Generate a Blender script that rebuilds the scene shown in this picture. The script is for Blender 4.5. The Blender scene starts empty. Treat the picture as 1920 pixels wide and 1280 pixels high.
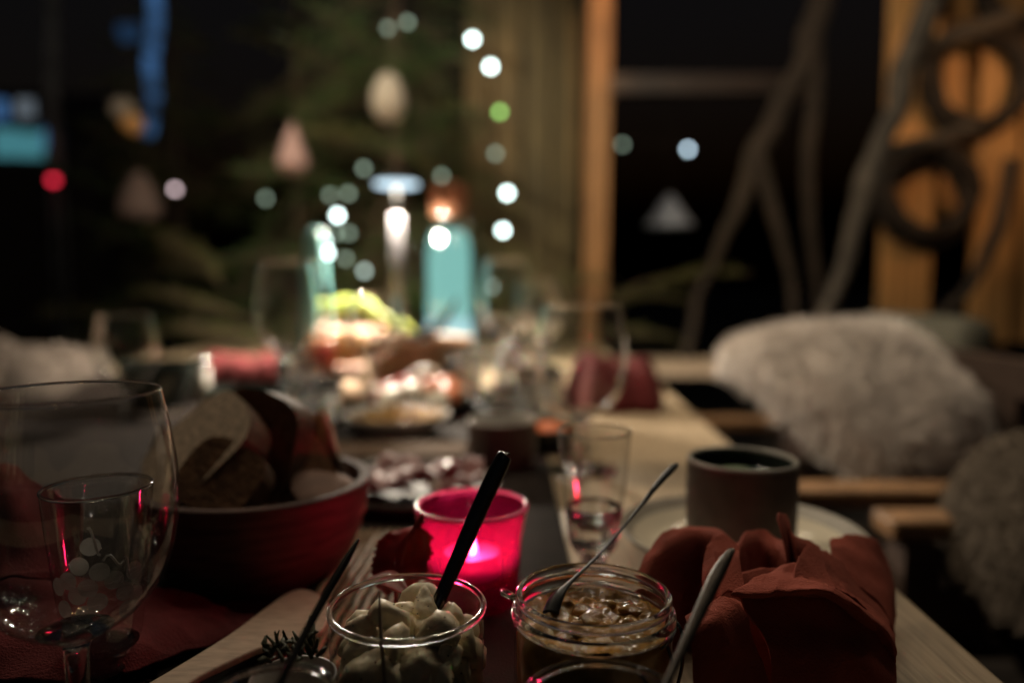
import bpy, bmesh, math, random
from mathutils import Vector, Matrix, Euler, noise

random.seed(7)
C = bpy.context.scene.collection
PI = math.pi
R = math.radians

# ------------------------------------------------------------------ camera
TZ = 0.74                       # table top
CZ = 0.96                       # camera height
F = 1387.0                      # focal length in pixels of a 1920 px wide frame
PITCH = R(4.5)
cam = bpy.data.cameras.new('camera')
camo = bpy.data.objects.new('camera', cam)
C.objects.link(camo)
camo.location = (0, 0, CZ)
camo.rotation_euler = (R(90) - PITCH, 0, 0)
cam.sensor_width = 36.0
cam.lens = 36.0 * F / 1920.0
cam.clip_start = 0.02
cam.clip_end = 200
cam.dof.use_dof = True
cam.dof.focus_distance = 0.380
cam.dof.aperture_fstop = cam.lens / 1000 / 0.0120
sc = bpy.context.scene
sc.camera = camo

# ------------------------------------------------------------------ night sky, moon-weak sun
w = bpy.data.worlds.new('World')
sc.world = w
w.use_nodes = True
nt = w.node_tree
sky = nt.nodes.new('ShaderNodeTexSky')
sky.sky_type = 'NISHITA'
sky.sun_disc = False
sky.sun_elevation = R(-3)
sky.sun_rotation = R(200)
bg = nt.nodes['Background']
nt.links.new(sky.outputs[0], bg.inputs[0])
bg.inputs[1].default_value = 0.06

sc.view_settings.view_transform = 'Standard'
sc.view_settings.look = 'None'
sc.view_settings.exposure = 0.0
sc.view_settings.gamma = 1.0
sc.view_settings.use_curve_mapping = False
sc.render.engine = 'CYCLES'
cy = sc.cycles
cy.use_denoising = True
cy.max_bounces = 14
cy.transmission_bounces = 12
cy.glossy_bounces = 5
cy.diffuse_bounces = 3
cy.transparent_max_bounces = 24
cy.sample_clamp_indirect = 40
cy.caustics_refractive = True
cy.caustics_reflective = False
cy.blur_glossy = 0.1


# ------------------------------------------------------------------ helpers
def P(px, py, d):
    """point on the sight line of photograph pixel (px, py) at forward distance d"""
    cx, cyy = (px - 960) / F, (py - 640) / F
    y = math.cos(PITCH) - cyy * math.sin(PITCH)
    z = -math.sin(PITCH) - cyy * math.cos(PITCH)
    s = d / y
    return Vector((cx * s, d, CZ + z * s))


def T(px, py, z=TZ):
    a = P(px, py, 1.0) - Vector((0, 0, CZ))
    s = (z - CZ) / a.z
    return Vector((0, 0, CZ)) + a * s


def tag(o, label=None, cat=None, group=None, kind=None):
    if label: o['label'] = label
    if cat: o['category'] = cat
    if group: o['group'] = group
    if kind: o['kind'] = kind
    return o


def thing(name, loc, label, cat, group=None, rz=0.0):
    o = bpy.data.objects.new(name, None)
    C.objects.link(o)
    o.empty_display_size = 0.02
    o.location = loc
    o.rotation_euler = (0, 0, rz)
    return tag(o, label, cat, group)


def copy_tree(o, parent=None):
    c = o.copy()
    C.objects.link(c)
    if parent is not None:
        c.parent = parent
    for ch in list(o.children):
        copy_tree(ch, c)
    return c


class MB:
    def __init__(s):
        s.v, s.f, s.m = [], [], []

    def add(s, vs, fs, mi=0):
        n = len(s.v)
        s.v += [tuple(p) for p in vs]
        s.f += [tuple(i + n for i in f) for f in fs]
        s.m += [mi] * len(fs)
        return s

    def box(s, c, size, rot=None, mi=0):
        hx, hy, hz = size[0] / 2, size[1] / 2, size[2] / 2
        vs = [Vector((x, y, z)) for x in (-hx, hx) for y in (-hy, hy) for z in (-hz, hz)]
        if rot: 
            m = Euler(rot).to_matrix()
            vs = [m @ p for p in vs]
        c = Vector(c)
        vs = [p + c for p in vs]
        return s.add(vs, [(0, 1, 3, 2), (4, 6, 7, 5), (0, 4, 5, 1), (2, 3, 7, 6), (0, 2, 6, 4), (1, 5, 7, 3)], mi)

    def lathe(s, prof, n=48, c=(0, 0, 0), mi=0, closed=False):
        """revolve (r, z) pairs about the vertical through c; r == 0 closes to a point"""
        vs, rows = [], []
        for r, z in prof:
            if r < 1e-7:
                rows.append([len(vs)])
                vs.append((c[0], c[1], c[2] + z))
            else:
                rows.append(list(range(len(vs), len(vs) + n)))
                vs += [(c[0] + r * math.cos(2 * PI * k / n), c[1] + r * math.sin(2 * PI * k / n), c[2] + z) for k in range(n)]
        fs = []
        pairs = list(zip(rows, rows[1:]))
        if closed:
            pairs.append((rows[-1], rows[0]))
        for a, b in pairs:
            for k in range(n):
                k2 = (k + 1) % n
                if len(a) == 1 and len(b) == 1: continue
                if len(a) == 1: fs.append((a[0], b[k2], b[k]))
                elif len(b) == 1: fs.append((a[k], a[k2], b[0]))
                else: fs.append((a[k], a[k2], b[k2], b[k]))
        return s.add(vs, fs, mi)

    def tube(s, pts, rad, n=8, mi=0, flat=1.0, cap=True):
        """tube through pts, radius per point (number or list); flat squeezes the second axis"""
        pts = [Vector(p) for p in pts]
        if not isinstance(rad, (list, tuple)): rad = [rad] * len(pts)
        vs, fs = [], []
        up = None
        for i, p in enumerate(pts):
            t = (pts[min(i + 1, len(pts) - 1)] - pts[max(i - 1, 0)])
            t = t.normalized() if t.length > 1e-9 else Vector((0, 0, 1))
            if up is None:
                up = Vector((0, 0, 1)) if abs(t.z) < 0.9 else Vector((1, 0, 0))
            a = t.cross(up)
            a = a.normalized() if a.length > 1e-6 else Vector((1, 0, 0))
            b = a.cross(t).normalized()
            up = b
            for k in range(n):
                an = 2 * PI * k / n
                vs.append(p + a * (rad[i] * math.cos(an)) + b * (rad[i] * flat * math.sin(an)))
        for i in range(len(pts) - 1):
            for k in range(n):
                k2 = (k + 1) % n
                fs.append((i * n + k, i * n + k2, (i + 1) * n + k2, (i + 1) * n + k))
        if cap:
            fs.append(tuple(range(n - 1, -1, -1)))
            fs.append(tuple(range((len(pts) - 1) * n, len(pts) * n)))
        return s.add(vs, fs, mi)

    def grid(s, rows, mi=0):
        nu, nv = len(rows), len(rows[0])
        vs = [p for r in rows for p in r]
        fs = [(i * nv + j, i * nv + j + 1, (i + 1) * nv + j + 1, (i + 1) * nv + j) for i in range(nu - 1) for j in range(nv - 1)]
        return s.add(vs, fs, mi)

    def prism(s, poly, t, mi=0, side=0):
        """poly of (x, z) extruded along y from -t/2 to t/2"""
        n = len(poly)
        vs = [(x, -t / 2, z) for x, z in poly] + [(x, t / 2, z) for x, z in poly]
        s.add(vs, [tuple(range(n)), tuple(range(2 * n - 1, n - 1, -1))], mi)
        return s.add(vs, [(k, k + n, (k + 1) % n + n, (k + 1) % n) for k in range(n)], side)

    def build(s, name, mats, parent=None, smooth=True, loc=None, rot=None):
        me = bpy.data.meshes.new(name)
        me.from_pydata(s.v, [], s.f)
        if not isinstance(mats, (list, tuple)): mats = [mats]
        for m in mats: me.materials.append(m)
        me.polygons.foreach_set('material_index', s.m)
        me.polygons.foreach_set('use_smooth', [smooth] * len(s.f))
        bm = bmesh.new()
        bm.from_mesh(me)
        bmesh.ops.recalc_face_normals(bm, faces=bm.faces)
        bm.to_mesh(me)
        bm.free()
        me.update()
        o = bpy.data.objects.new(name, me)
        C.objects.link(o)
        if parent: o.parent = parent
        if loc is not None: o.location = loc
        if rot is not None: o.rotation_euler = rot
        return o


def spl(pts, k=6):
    """Catmull-Rom through pts (tuples of any length)"""
    out = []
    n = len(pts)
    for i in range(n - 1):
        p0, p1, p2, p3 = pts[max(i - 1, 0)], pts[i], pts[i + 1], pts[min(i + 2, n - 1)]
        for j in range(k):
            t = j / k
            out.append(tuple(0.5 * (2 * b + (c - a) * t + (2 * a - 5 * b + 4 * c - d) * t * t + (3 * b - a - 3 * c + d) * t ** 3)
                             for a, b, c, d in zip(p0, p1, p2, p3)))
    out.append(tuple(pts[-1]))
    return out


def patch(rows, ku=12, kv=12, wr=0.0012, sc_=60, seed=0):
    """smooth cloth surface through rows of points, with fine wrinkles"""
    rows = [spl(r, kv) for r in rows]
    cols = list(zip(*rows))
    cols = [spl(list(c), ku) for c in cols]
    g = [list(r) for r in zip(*cols)]
    out = []
    for i, r in enumerate(g):
        o = []
        for j, p in enumerate(r):
            p = Vector(p)
            q = p * sc_ + Vector((seed, 0, 0))
            o.append(p + Vector((noise.noise(q), noise.noise(q + Vector((9, 3, 1))), noise.noise(q + Vector((2, 8, 5))))) * wr
                     + Vector((0.3, 1, 0.8)) * (0.0016 * (1 - abs(noise.noise(p * 48 + Vector((seed * 3, 7, 0))))) ** 6 + 0.00035 * noise.noise(p * 260)))
        out.append(o)
    return out


def solid(o, t, off=0.0):
    m = o.modifiers.new('thickness', 'SOLIDIFY')
    m.thickness = t
    m.offset = off
    return o


def bev(o, wd, seg=2):
    m = o.modifiers.new('bevel', 'BEVEL')
    m.width = wd
    m.segments = seg
    m.limit_method = 'ANGLE'
    m.angle_limit = R(40)
    return o


def sub(o, n=1):
    m = o.modifiers.new('subd', 'SUBSURF')
    m.levels = n
    m.render_levels = n
    return o


# ------------------------------------------------------------------ materials
def pbr(name, col, rough=0.5, metal=0.0, spec=0.5, noise_s=None, amt=0.25, bump=0.0, bump_s=None, stretch=(1, 1, 1), col2=None, **kw):
    m = bpy.data.materials.new(name)
    m.use_nodes = True
    n, l = m.node_tree.nodes, m.node_tree.links
    b = n['Principled BSDF']
    b.inputs['Base Color'].default_value = (*col, 1)
    b.inputs['Roughness'].default_value = rough
    b.inputs['Metallic'].default_value = metal
    b.inputs['Specular IOR Level'].default_value = spec
    for k, v in kw.items():
        b.inputs[k.replace('_', ' ')].default_value = v
    if noise_s or bump:
        tc = n.new('ShaderNodeTexCoord')
        mp = n.new('ShaderNodeMapping')
        mp.inputs['Scale'].default_value = stretch
        l.new(tc.outputs['Object'], mp.inputs['Vector'])
    if noise_s:
        t = n.new('ShaderNodeTexNoise')
        t.inputs['Scale'].default_value = noise_s
        t.inputs['Detail'].default_value = 5
        l.new(mp.outputs[0], t.inputs['Vector'])
        r = n.new('ShaderNodeValToRGB')
        c2 = col2 or tuple(c * (1 - amt) for c in col)
        c1 = col if col2 else tuple(min(1, c * (1 + amt * 0.6)) for c in col)
        r.color_ramp.elements[0].position = 0.32
        r.color_ramp.elements[1].position = 0.68
        r.color_ramp.elements[0].color = (*c2, 1)
        r.color_ramp.elements[1].color = (*c1, 1)
        l.new(t.outputs['Fac'], r.inputs[0])
        l.new(r.outputs[0], b.inputs['Base Color'])
    if bump:
        t2 = n.new('ShaderNodeTexNoise')
        t2.inputs['Scale'].default_value = bump_s or noise_s or 50
        t2.inputs['Detail'].default_value = 4
        l.new(mp.outputs[0], t2.inputs['Vector'])
        bp = n.new('ShaderNodeBump')
        bp.inputs['Strength'].default_value = 1.0
        bp.inputs['Distance'].default_value = bump
        l.new(t2.outputs['Fac'], bp.inputs['Height'])
        l.new(bp.outputs[0], b.inputs['Normal'])
    return m


def emit(name, col, s):
    m = bpy.data.materials.new(name)
    m.use_nodes = True
    n, l = m.node_tree.nodes, m.node_tree.links
    n.remove(n['Principled BSDF'])
    e = n.new('ShaderNodeEmission')
    e.inputs[0].default_value = (*col, 1)
    e.inputs[1].default_value = s
    l.new(e.outputs[0], n['Material Output'].inputs[0])
    return m


def thin(name, tint, ior=1.5, rough=0.02, trans=0.0, trans_col=None, base_gloss=0.0):
    """thin-walled clear or tinted glass: light goes straight through, the surface mirrors by angle"""
    m = bpy.data.materials.new(name)
    m.use_nodes = True
    n, l = m.node_tree.nodes, m.node_tree.links
    n.remove(n['Principled BSDF'])
    t = n.new('ShaderNodeBsdfTransparent')
    t.inputs[0].default_value = (*tint, 1)
    g = n.new('ShaderNodeBsdfGlossy')
    g.inputs['Roughness'].default_value = rough
    geo = n.new('ShaderNodeNewGeometry')
    dt = n.new('ShaderNodeVectorMath')
    dt.operation = 'DOT_PRODUCT'
    l.new(geo.outputs['Normal'], dt.inputs[0])
    l.new(geo.outputs['Incoming'], dt.inputs[1])
    def mth(op, a, b=None):
        q = n.new('ShaderNodeMath')
        q.operation = op
        for i_, v_ in enumerate((a, b)):
            if v_ is None: continue
            if isinstance(v_, (int, float)): q.inputs[i_].default_value = v_
            else: l.new(v_, q.inputs[i_])
        return q.outputs[0]
    f0 = ((ior - 1) / (ior + 1)) ** 2
    ab = mth('ABSOLUTE', dt.outputs['Value'])
    fr_out = mth('ADD', mth('MULTIPLY', mth('POWER', mth('SUBTRACT', 1.0, ab), 5.0), 1 - f0), f0)
    base = t
    if trans:
        tr = n.new('ShaderNodeBsdfTranslucent')
        tr.inputs[0].default_value = (*(trans_col or tint), 1)
        mx = n.new('ShaderNodeMixShader')
        mx.inputs[0].default_value = trans
        l.new(t.outputs[0], mx.inputs[1])
        l.new(tr.outputs[0], mx.inputs[2])
        base = mx
    mm = n.new('ShaderNodeMath')
    mm.operation = 'ADD'
    mm.use_clamp = True
    mm.inputs[1].default_value = base_gloss
    l.new(fr_out, mm.inputs[0])
    m2 = n.new('ShaderNodeMixShader')
    l.new(mm.outputs[0], m2.inputs[0])
    l.new(base.outputs[0], m2.inputs[1])
    l.new(g.outputs[0], m2.inputs[2])
    l.new(m2.outputs[0], n['Material Output'].inputs[0])
    return m


M = {}
M['table'] = pbr('pale oak', (0.36, 0.27, 0.17), 0.55, noise_s=22, amt=0.3, stretch=(14, 0.7, 14), bump=0.0006, bump_s=26)
M['wood_lt'] = pbr('birch wood', (0.42, 0.31, 0.22), 0.6, noise_s=30, amt=0.2, stretch=(3, 12, 3), bump=0.0003)
M['wood_mid'] = pbr('oiled wood', (0.24, 0.13, 0.06), 0.5, noise_s=14, amt=0.4, stretch=(2, 2, 12), bump=0.0004)
M['wood_dark'] = pbr('dark stained wood', (0.075, 0.05, 0.04), 0.45, noise_s=30, amt=0.4, stretch=(1, 1, 9))
M['bowl_wood'] = pbr('acacia bowl', (0.10, 0.055, 0.045), 0.7, spec=0.2, noise_s=26, amt=0.5, stretch=(1, 1, 7), bump=0.0002)
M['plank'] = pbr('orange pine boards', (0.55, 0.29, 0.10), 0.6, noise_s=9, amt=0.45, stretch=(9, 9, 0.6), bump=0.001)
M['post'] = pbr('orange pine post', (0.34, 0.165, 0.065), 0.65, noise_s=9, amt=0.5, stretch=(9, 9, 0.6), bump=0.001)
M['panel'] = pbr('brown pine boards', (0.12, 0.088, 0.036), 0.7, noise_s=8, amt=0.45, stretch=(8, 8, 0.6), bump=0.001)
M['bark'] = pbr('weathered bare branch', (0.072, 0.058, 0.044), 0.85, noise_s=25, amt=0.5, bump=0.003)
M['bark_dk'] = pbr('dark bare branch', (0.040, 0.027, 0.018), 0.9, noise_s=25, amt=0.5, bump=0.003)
M['trunk'] = pbr('fir bark', (0.09, 0.06, 0.04), 0.9, noise_s=20, amt=0.5, bump=0.004)
M['vine'] = pbr('dark vine twigs', (0.035, 0.025, 0.018), 0.85, noise_s=30, amt=0.4)
M['needle'] = pbr('fir needles', (0.045, 0.105, 0.02), 0.55, noise_s=5, amt=0.6)
M['needle_y'] = pbr('yellow green needles', (0.12, 0.12, 0.03), 0.55, noise_s=6, amt=0.5)
M['floor'] = pbr('terrace boards', (0.06, 0.05, 0.042), 0.7, noise_s=12, amt=0.4, stretch=(8, 0.6, 1), bump=0.001)
M['ground'] = pbr('night ground', (0.04, 0.042, 0.04), 0.95, noise_s=3, amt=0.4)
M['steel'] = pbr('steel', (0.62, 0.60, 0.57), 0.22, 1.0, noise_s=120, amt=0.06)
M['steel_dk'] = pbr('dark brushed steel', (0.10, 0.09, 0.08), 0.26, 1.0, noise_s=150, amt=0.2)
M['steel_knife'] = pbr('dark knife steel', (0.045, 0.038, 0.032), 0.38, 0.9, noise_s=150, amt=0.3)
M['black'] = pbr('black lacquer', (0.012, 0.012, 0.013), 0.5, spec=0.3)
M['lampmetal'] = pbr('silver lamp metal', (0.07, 0.066, 0.072), 0.5, 0.1)
M['ceramic_dk'] = pbr('brown stoneware', (0.125, 0.092, 0.075), 0.6, noise_s=60, amt=0.25, bump=0.0002, bump_s=160)
M['ceramic_rim'] = pbr('pale glazed rim', (0.42, 0.40, 0.36), 0.25)
M['glaze_dk'] = pbr('dark glaze inside', (0.03, 0.04, 0.035), 0.12)
M['tea'] = pbr('dark tea', (0.014, 0.014, 0.006), 0.03)
M['cream'] = pbr('cream glazed plate', (0.74, 0.67, 0.53), 0.12, noise_s=30, amt=0.06)
M['cream_dull'] = pbr('cream bisque rim', (0.30, 0.27, 0.22), 0.45, noise_s=60, amt=0.12)
M['white'] = pbr('white porcelain', (0.75, 0.73, 0.70), 0.18)
M['crust'] = pbr('bread crust', (0.10, 0.05, 0.025), 0.7, noise_s=55, amt=0.45, bump=0.0012, bump_s=140)
M['crumb'] = pbr('bread crumb', (0.70, 0.52, 0.36), 0.9, noise_s=190, amt=0.3, bump=0.0012, bump_s=260)
M['rye'] = pbr('brown rye crumb', (0.30, 0.155, 0.075), 0.9, noise_s=150, amt=0.4, bump=0.0012, bump_s=230)
M['crisp'] = pbr('seeded crispbread', (0.60, 0.42, 0.30), 0.75, noise_s=60, col2=(0.03, 0.012, 0.01), bump=0.002, bump_s=90)
M['feta'] = pbr('pale marinated cheese', (0.78, 0.67, 0.47), 0.45, noise_s=70, amt=0.22, bump=0.0008, bump_s=120, Subsurface_Weight=0.15, Subsurface_Scale=0.004)
M['jam'] = pbr('amber preserve', (0.36, 0.18, 0.030), 0.12, noise_s=70, amt=0.6, bump=0.0035, bump_s=75, Coat_Weight=0.6)
M['jam_side'] = pbr('amber preserve body', (0.30, 0.14, 0.03), 0.25, noise_s=60, amt=0.5)
M['dip'] = pbr('dark olive paste', (0.035, 0.03, 0.012), 0.25, noise_s=90, amt=0.5, bump=0.003, bump_s=120)
M['herb'] = pbr('dried herb', (0.045, 0.045, 0.015), 0.7, noise_s=60, amt=0.4)
M['leaf'] = pbr('dried red leaf', (0.30, 0.012, 0.012), 0.35, noise_s=60, amt=0.4, bump=0.0008, bump_s=80)
M['leaf_dk'] = pbr('dark leaf', (0.012, 0.010, 0.010), 0.95, spec=0.05)
M['wax'] = pbr('candle wax', (0.85, 0.62, 0.62), 0.4, Subsurface_Weight=0.6, Subsurface_Scale=0.02)
M['alu'] = pbr('tealight cup', (0.7, 0.7, 0.7), 0.3, 0.9)
M['wick'] = pbr('burnt wick', (0.01, 0.01, 0.01), 0.9)
M['teal_wax'] = pbr('teal taper wax', (0.10, 0.25, 0.25), 0.4, Subsurface_Weight=0.2, Subsurface_Scale=0.01)
M['cork'] = pbr('bark cork', (0.15, 0.062, 0.035), 0.95, spec=0.05, noise_s=60, amt=0.4)
M['banana'] = pbr('green yellow banana', (0.26, 0.31, 0.065), 0.5, spec=0.2, noise_s=12, amt=0.3)
M['apple'] = pbr('red yellow apple', (0.55, 0.03, 0.06), 0.25, noise_s=14, col2=(0.75, 0.45, 0.16))
M['apple_y'] = pbr('yellow nectarine', (0.78, 0.42, 0.16), 0.4, noise_s=12, amt=0.2)
M['flatbread'] = pbr('floury flat bread', (0.26, 0.15, 0.11), 0.8, noise_s=40, amt=0.3, bump=0.0006, bump_s=90)
M['matte_black'] = pbr('matte black', (0.004, 0.004, 0.004), 1.0, spec=0.0)
M['peach'] = pbr('peach glazed dish', (0.36, 0.23, 0.18), 0.6, spec=0.2)
M['cool_paper'] = pbr('bluish paper', (0.26, 0.29, 0.36), 0.8)
M['dim_paper'] = pbr('dim rosy paper', (0.24, 0.17, 0.15), 0.8)
M['roll'] = pbr('pale bread roll', (0.66, 0.46, 0.30), 0.8, noise_s=30, amt=0.15)
M['nut'] = pbr('roasted nuts', (0.50, 0.30, 0.09), 0.5, spec=0.2, noise_s=40, amt=0.4)
M['tomato'] = pbr('red tomato', (0.50, 0.045, 0.03), 0.2, spec=0.2, noise_s=50, amt=0.3)
M['salmon'] = pbr('orange salmon', (0.60, 0.16, 0.05), 0.3, spec=0.2, noise_s=60, amt=0.3)
M['mozz'] = pbr('white cheese', (0.70, 0.64, 0.52), 0.35)
M['ham'] = pbr('pink ham', (0.30, 0.16, 0.15), 0.5, spec=0.2, noise_s=30, amt=0.3)
M['beet'] = pbr('dark red beet', (0.20, 0.012, 0.02), 0.3)
M['straw'] = pbr('woven seagrass', (0.30, 0.20, 0.11), 0.7, noise_s=90, amt=0.4)
M['mirror_white'] = pbr('pale paper', (0.36, 0.31, 0.26), 0.8)
M['pink_paper'] = pbr('pink paper ornament', (0.40, 0.25, 0.24), 0.8)
M['teal_snow'] = pbr('frosted awning', (0.35, 0.6, 0.62), 0.7)
M['birch'] = pbr('pale birch bark', (0.55, 0.55, 0.56), 0.8, noise_s=6, amt=0.5)
M['cushion'] = pbr('olive felt', (0.075, 0.07, 0.05), 0.9, noise_s=40, amt=0.2)
M['spec'] = pbr('black pepper', (0.03, 0.02, 0.01), 0.8)
M['frost'] = pbr('etched frosting', (0.30, 0.28, 0.26), 0.9)

# cloth: red linen with a woven bump
def cloth(name, col, fuzz=(0.5, 0.25, 0.2), sheen=0.15):
    m = pbr(name, col, 0.85, spec=0.15, noise_s=28, amt=0.22, Sheen_Weight=sheen, Sheen_Roughness=0.5)
    n, l = m.node_tree.nodes, m.node_tree.links
    b = n['Principled BSDF']
    b.inputs['Sheen Tint'].default_value = (*fuzz, 1)
    tc = n.new('ShaderNodeTexCoord')
    nz = n.new('ShaderNodeTexNoise')
    nz.inputs['Scale'].default_value = 900
    nz.inputs['Detail'].default_value = 3
    l.new(tc.outputs['Object'], nz.inputs['Vector'])
    bp = n.new('ShaderNodeBump')
    bp.inputs['Distance'].default_value = 0.0009
    l.new(nz.outputs['Fac'], bp.inputs['Height'])
    l.new(bp.outputs[0], b.inputs['Normal'])
    return m

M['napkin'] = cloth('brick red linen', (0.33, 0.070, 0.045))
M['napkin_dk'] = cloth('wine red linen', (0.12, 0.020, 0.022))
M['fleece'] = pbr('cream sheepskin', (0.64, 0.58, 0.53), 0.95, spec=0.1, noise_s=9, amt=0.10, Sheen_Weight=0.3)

gl = bpy.data.materials.new('clear drinking glass')
gl.use_nodes = True
_b = gl.node_tree.nodes['Principled BSDF']
_b.inputs['Base Color'].default_value = (0.97, 0.98, 0.97, 1)
_b.inputs['Transmission Weight'].default_value = 1.0
_b.inputs['Roughness'].default_value = 0.04
_b.inputs['IOR'].default_value = 1.5
M['glass'] = gl
M['fleece_dim'] = pbr('dim pale sheepskin', (0.24, 0.20, 0.17), 0.95, spec=0.1, noise_s=9, amt=0.2)  # cream fleece dimmed in its colour for the chair across the table
M['fleece_shade'] = pbr('shade darkened sheepskin', (0.085, 0.068, 0.052), 0.95, spec=0.1, noise_s=9, amt=0.3)  # cream fleece darkened in colour to stand in for shade
M['bowl_glass'] = thin('blown bowl glass', (0.95, 0.955, 0.95), 2.1, 0.04)
M['thin'] = thin('thin jar glass', (0.93, 0.94, 0.92), 1.45, 0.07)
M['thin_teal'] = thin('clear bottle glass', (0.90, 0.96, 0.95), 1.7, 0.10)
M['pink'] = thin('magenta votive glass', (0.92, 0.055, 0.27), 1.45, 0.04, trans=0.065, trans_col=(0.9, 0.02, 0.30))
M['pinkrim'] = thin('magenta votive rim', (0.97, 0.45, 0.62), 1.45, 0.05, trans=0.16, trans_col=(0.95, 0.12, 0.36))
M['pinklip'] = pbr('pink glass lip', (0.75, 0.10, 0.26), 0.2, Transmission_Weight=0.3)
M['flame'] = emit('candle flame', (1.0, 0.66, 0.48), 150)
M['led'] = emit('lamp diffuser', (1.0, 0.90, 0.80), 26)
M['led_face'] = emit('lamp cool face', (0.66, 0.87, 1.0), 1.7)
M['bulb'] = emit('fairy bulb bright', (0.80, 1.0, 0.96), 15)
M['bulb_mid'] = emit('fairy bulb dim', (0.78, 1.0, 0.88), 3.0)
M['bulb_low'] = emit('fairy bulb faint', (0.72, 0.95, 0.72), 1.4)
M['bulb_green'] = emit('fairy bulb green', (0.42, 0.95, 0.22), 4.0)
M['bulb_pink'] = emit('fairy bulb rosy', (1.0, 0.75, 0.78), 4.0)
M['bulb_blue'] = emit('fairy bulb bluish', (0.66, 0.86, 1.0), 8.0)
M['red_lamp'] = emit('red signal', (1.0, 0.03, 0.07), 2.6)
M['teal_glow'] = emit('added aqua glow', (0.09, 0.33, 0.38), 0.55)  # glow standing in for a far aqua-lit surface
M['blue_glow'] = emit('blue light tube', (0.065, 0.17, 0.38), 0.6)
M['pale_glow'] = emit('pale dim glow', (0.30, 0.36, 0.42), 0.35)
M['deep_blue'] = emit('deep blue glow', (0.02, 0.06, 0.14), 0.5)
M['warm_bulb'] = emit('warm bulb', (1.0, 0.62, 0.28), 20)
M['aqua_fill_glow'] = emit('aqua glow', (0.30, 0.66, 0.60), 0.85)
M['pale_fill_glow'] = emit('pale aqua glow', (0.50, 0.82, 0.86), 0.95)


# ------------------------------------------------------------------ lamps, seen and added
def lamp_light(name, kind, loc, power, col, parent=None, size=0.05, target=None, spot=None, blend=0.5):
    d = bpy.data.lights.new(name, kind)
    d.energy = power
    d.color = col
    if kind == 'AREA':
        d.shape = 'DISK'
        d.size = size
    else:
        d.shadow_soft_size = size
    if kind == 'SPOT':
        d.spot_size = spot
        d.spot_blend = blend
    o = bpy.data.objects.new(name, d)
    C.objects.link(o)
    if parent: o.parent = parent
    o.location = loc
    if target is not None:
        base = parent.location if parent else Vector((0, 0, 0))
        o.rotation_euler = (Vector(target) - Vector(loc) - base).to_track_quat('-Z', 'Y').to_euler()
    return o


# ------------------------------------------------------------------ setting
g = MB()
g.add([(-60, -40, -0.2), (60, -40, -0.2), (60, 120, -0.2), (-60, 120, -0.2)], [(0, 1, 2, 3)])
tag(g.build('ground', M['ground'], smooth=False), kind='structure')
fl = MB()
fl.box((0, 2.0, -0.06), (7.0, 7.0, 0.1))
floor = tag(fl.build('terrace_floor', M['floor'], smooth=False), kind='structure')
for k in range(32):
    b = MB().box((0, 0, 0), (0.205, 6.9, 0.016))
    if k == 0:
        fb = bev(b.build('floor_board', M['floor'], floor, smooth=False), 0.003)
        fb.location = (-3.36, 2.0, -0.001)
    else:
        c = fb.copy()
        C.objects.link(c)
        c.location = (-3.36 + k * 0.2165, 2.0, -0.001)

# ------------------------------------------------------------------ the table
A0, A1 = T(1890, 1280), T(1240, 720)
ex = (A1 - A0).normalized()                     # along the table
ang = math.atan2(ex.x, ex.y)
tab = thing('dining_table', (0, 0, 0), 'long pale oak dining table laid for a candlelit supper', 'table')
def tpt(y, w):                                  # w metres left of the right edge
    p = A0 + ex * ((y - A0.y) / ex.y)
    n = Vector((-ex.y, ex.x, 0))
    return p + n * w
W, YN, YF = 1.44, -0.35, 2.62
nb = 6
for k in range(nb):
    w0, w1 = W * k / nb + 0.0004, W * (k + 1) / nb - 0.0004
    c = [tpt(YN, w0), tpt(YF, w0), tpt(YF, w1), tpt(YN, w1)]
    vs = [(p.x, p.y, TZ) for p in c] + [(p.x, p.y, TZ - 0.032) for p in c]
    o = MB().add(vs, [(0, 1, 2, 3), (7, 6, 5, 4), (0, 4, 5, 1), (1, 5, 6, 2), (2, 6, 7, 3), (3, 7, 4, 0)]).build('table_board', M['table'], tab, smooth=False)
    bev(o, 0.0015 if 0 < k < nb - 1 else 0.003)
for w_, y_ in ((0.1, 0.0), (0.1, 2.4), (W - 0.1, 0.0), (W - 0.1, 2.4)):
    p = tpt(y_, w_)
    MB().box((p.x, p.y, (TZ - 0.034) / 2), (0.08, 0.08, TZ - 0.036)).build('leg', M['wood_mid'], tab, smooth=False)
ap = MB()
for w_ in (0.08, W - 0.08):
    a, b = tpt(0.05, w_), tpt(2.35, w_)
    m = (a + b) / 2
    ap.box((m.x, m.y, TZ - 0.073), (0.022, (b - a).length, 0.078), (0, 0, -ang))
ap.build('apron', M['wood_mid'], tab, smooth=False)


# dark cloths under the dishes, also added to darken the lit table
M['runner'] = cloth('dark brown felt', (0.022, 0.015, 0.012), (0.1, 0.08, 0.07), 0.0)
def flat_cloth(x0, x1, y0, y1, name, label, cat):
    rows = [[Vector((x0 + (x1 - x0) * i / 24, y0 + (y1 - y0) * j / 40, TZ + 0.0012 + 0.0008 * noise.noise(Vector((i * .4, j * .4, x0))))) for j in range(41)] for i in range(25)]
    m = MB()
    m.grid(rows)
    o = solid(m.build(name, M['runner']), 0.0012, 1.0)
    return tag(o, label, cat)
flat_cloth(-1.02, 0.045, 0.05, 1.22, 'table_runner', 'dark brown cloth runner spread under the jars, votive and bread bowl', 'table runner')
flat_cloth(-1.04, -0.36, 1.24, 1.80, 'dark_mat', 'dark mat added to darken the table under the far napkin', 'place mat')

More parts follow.
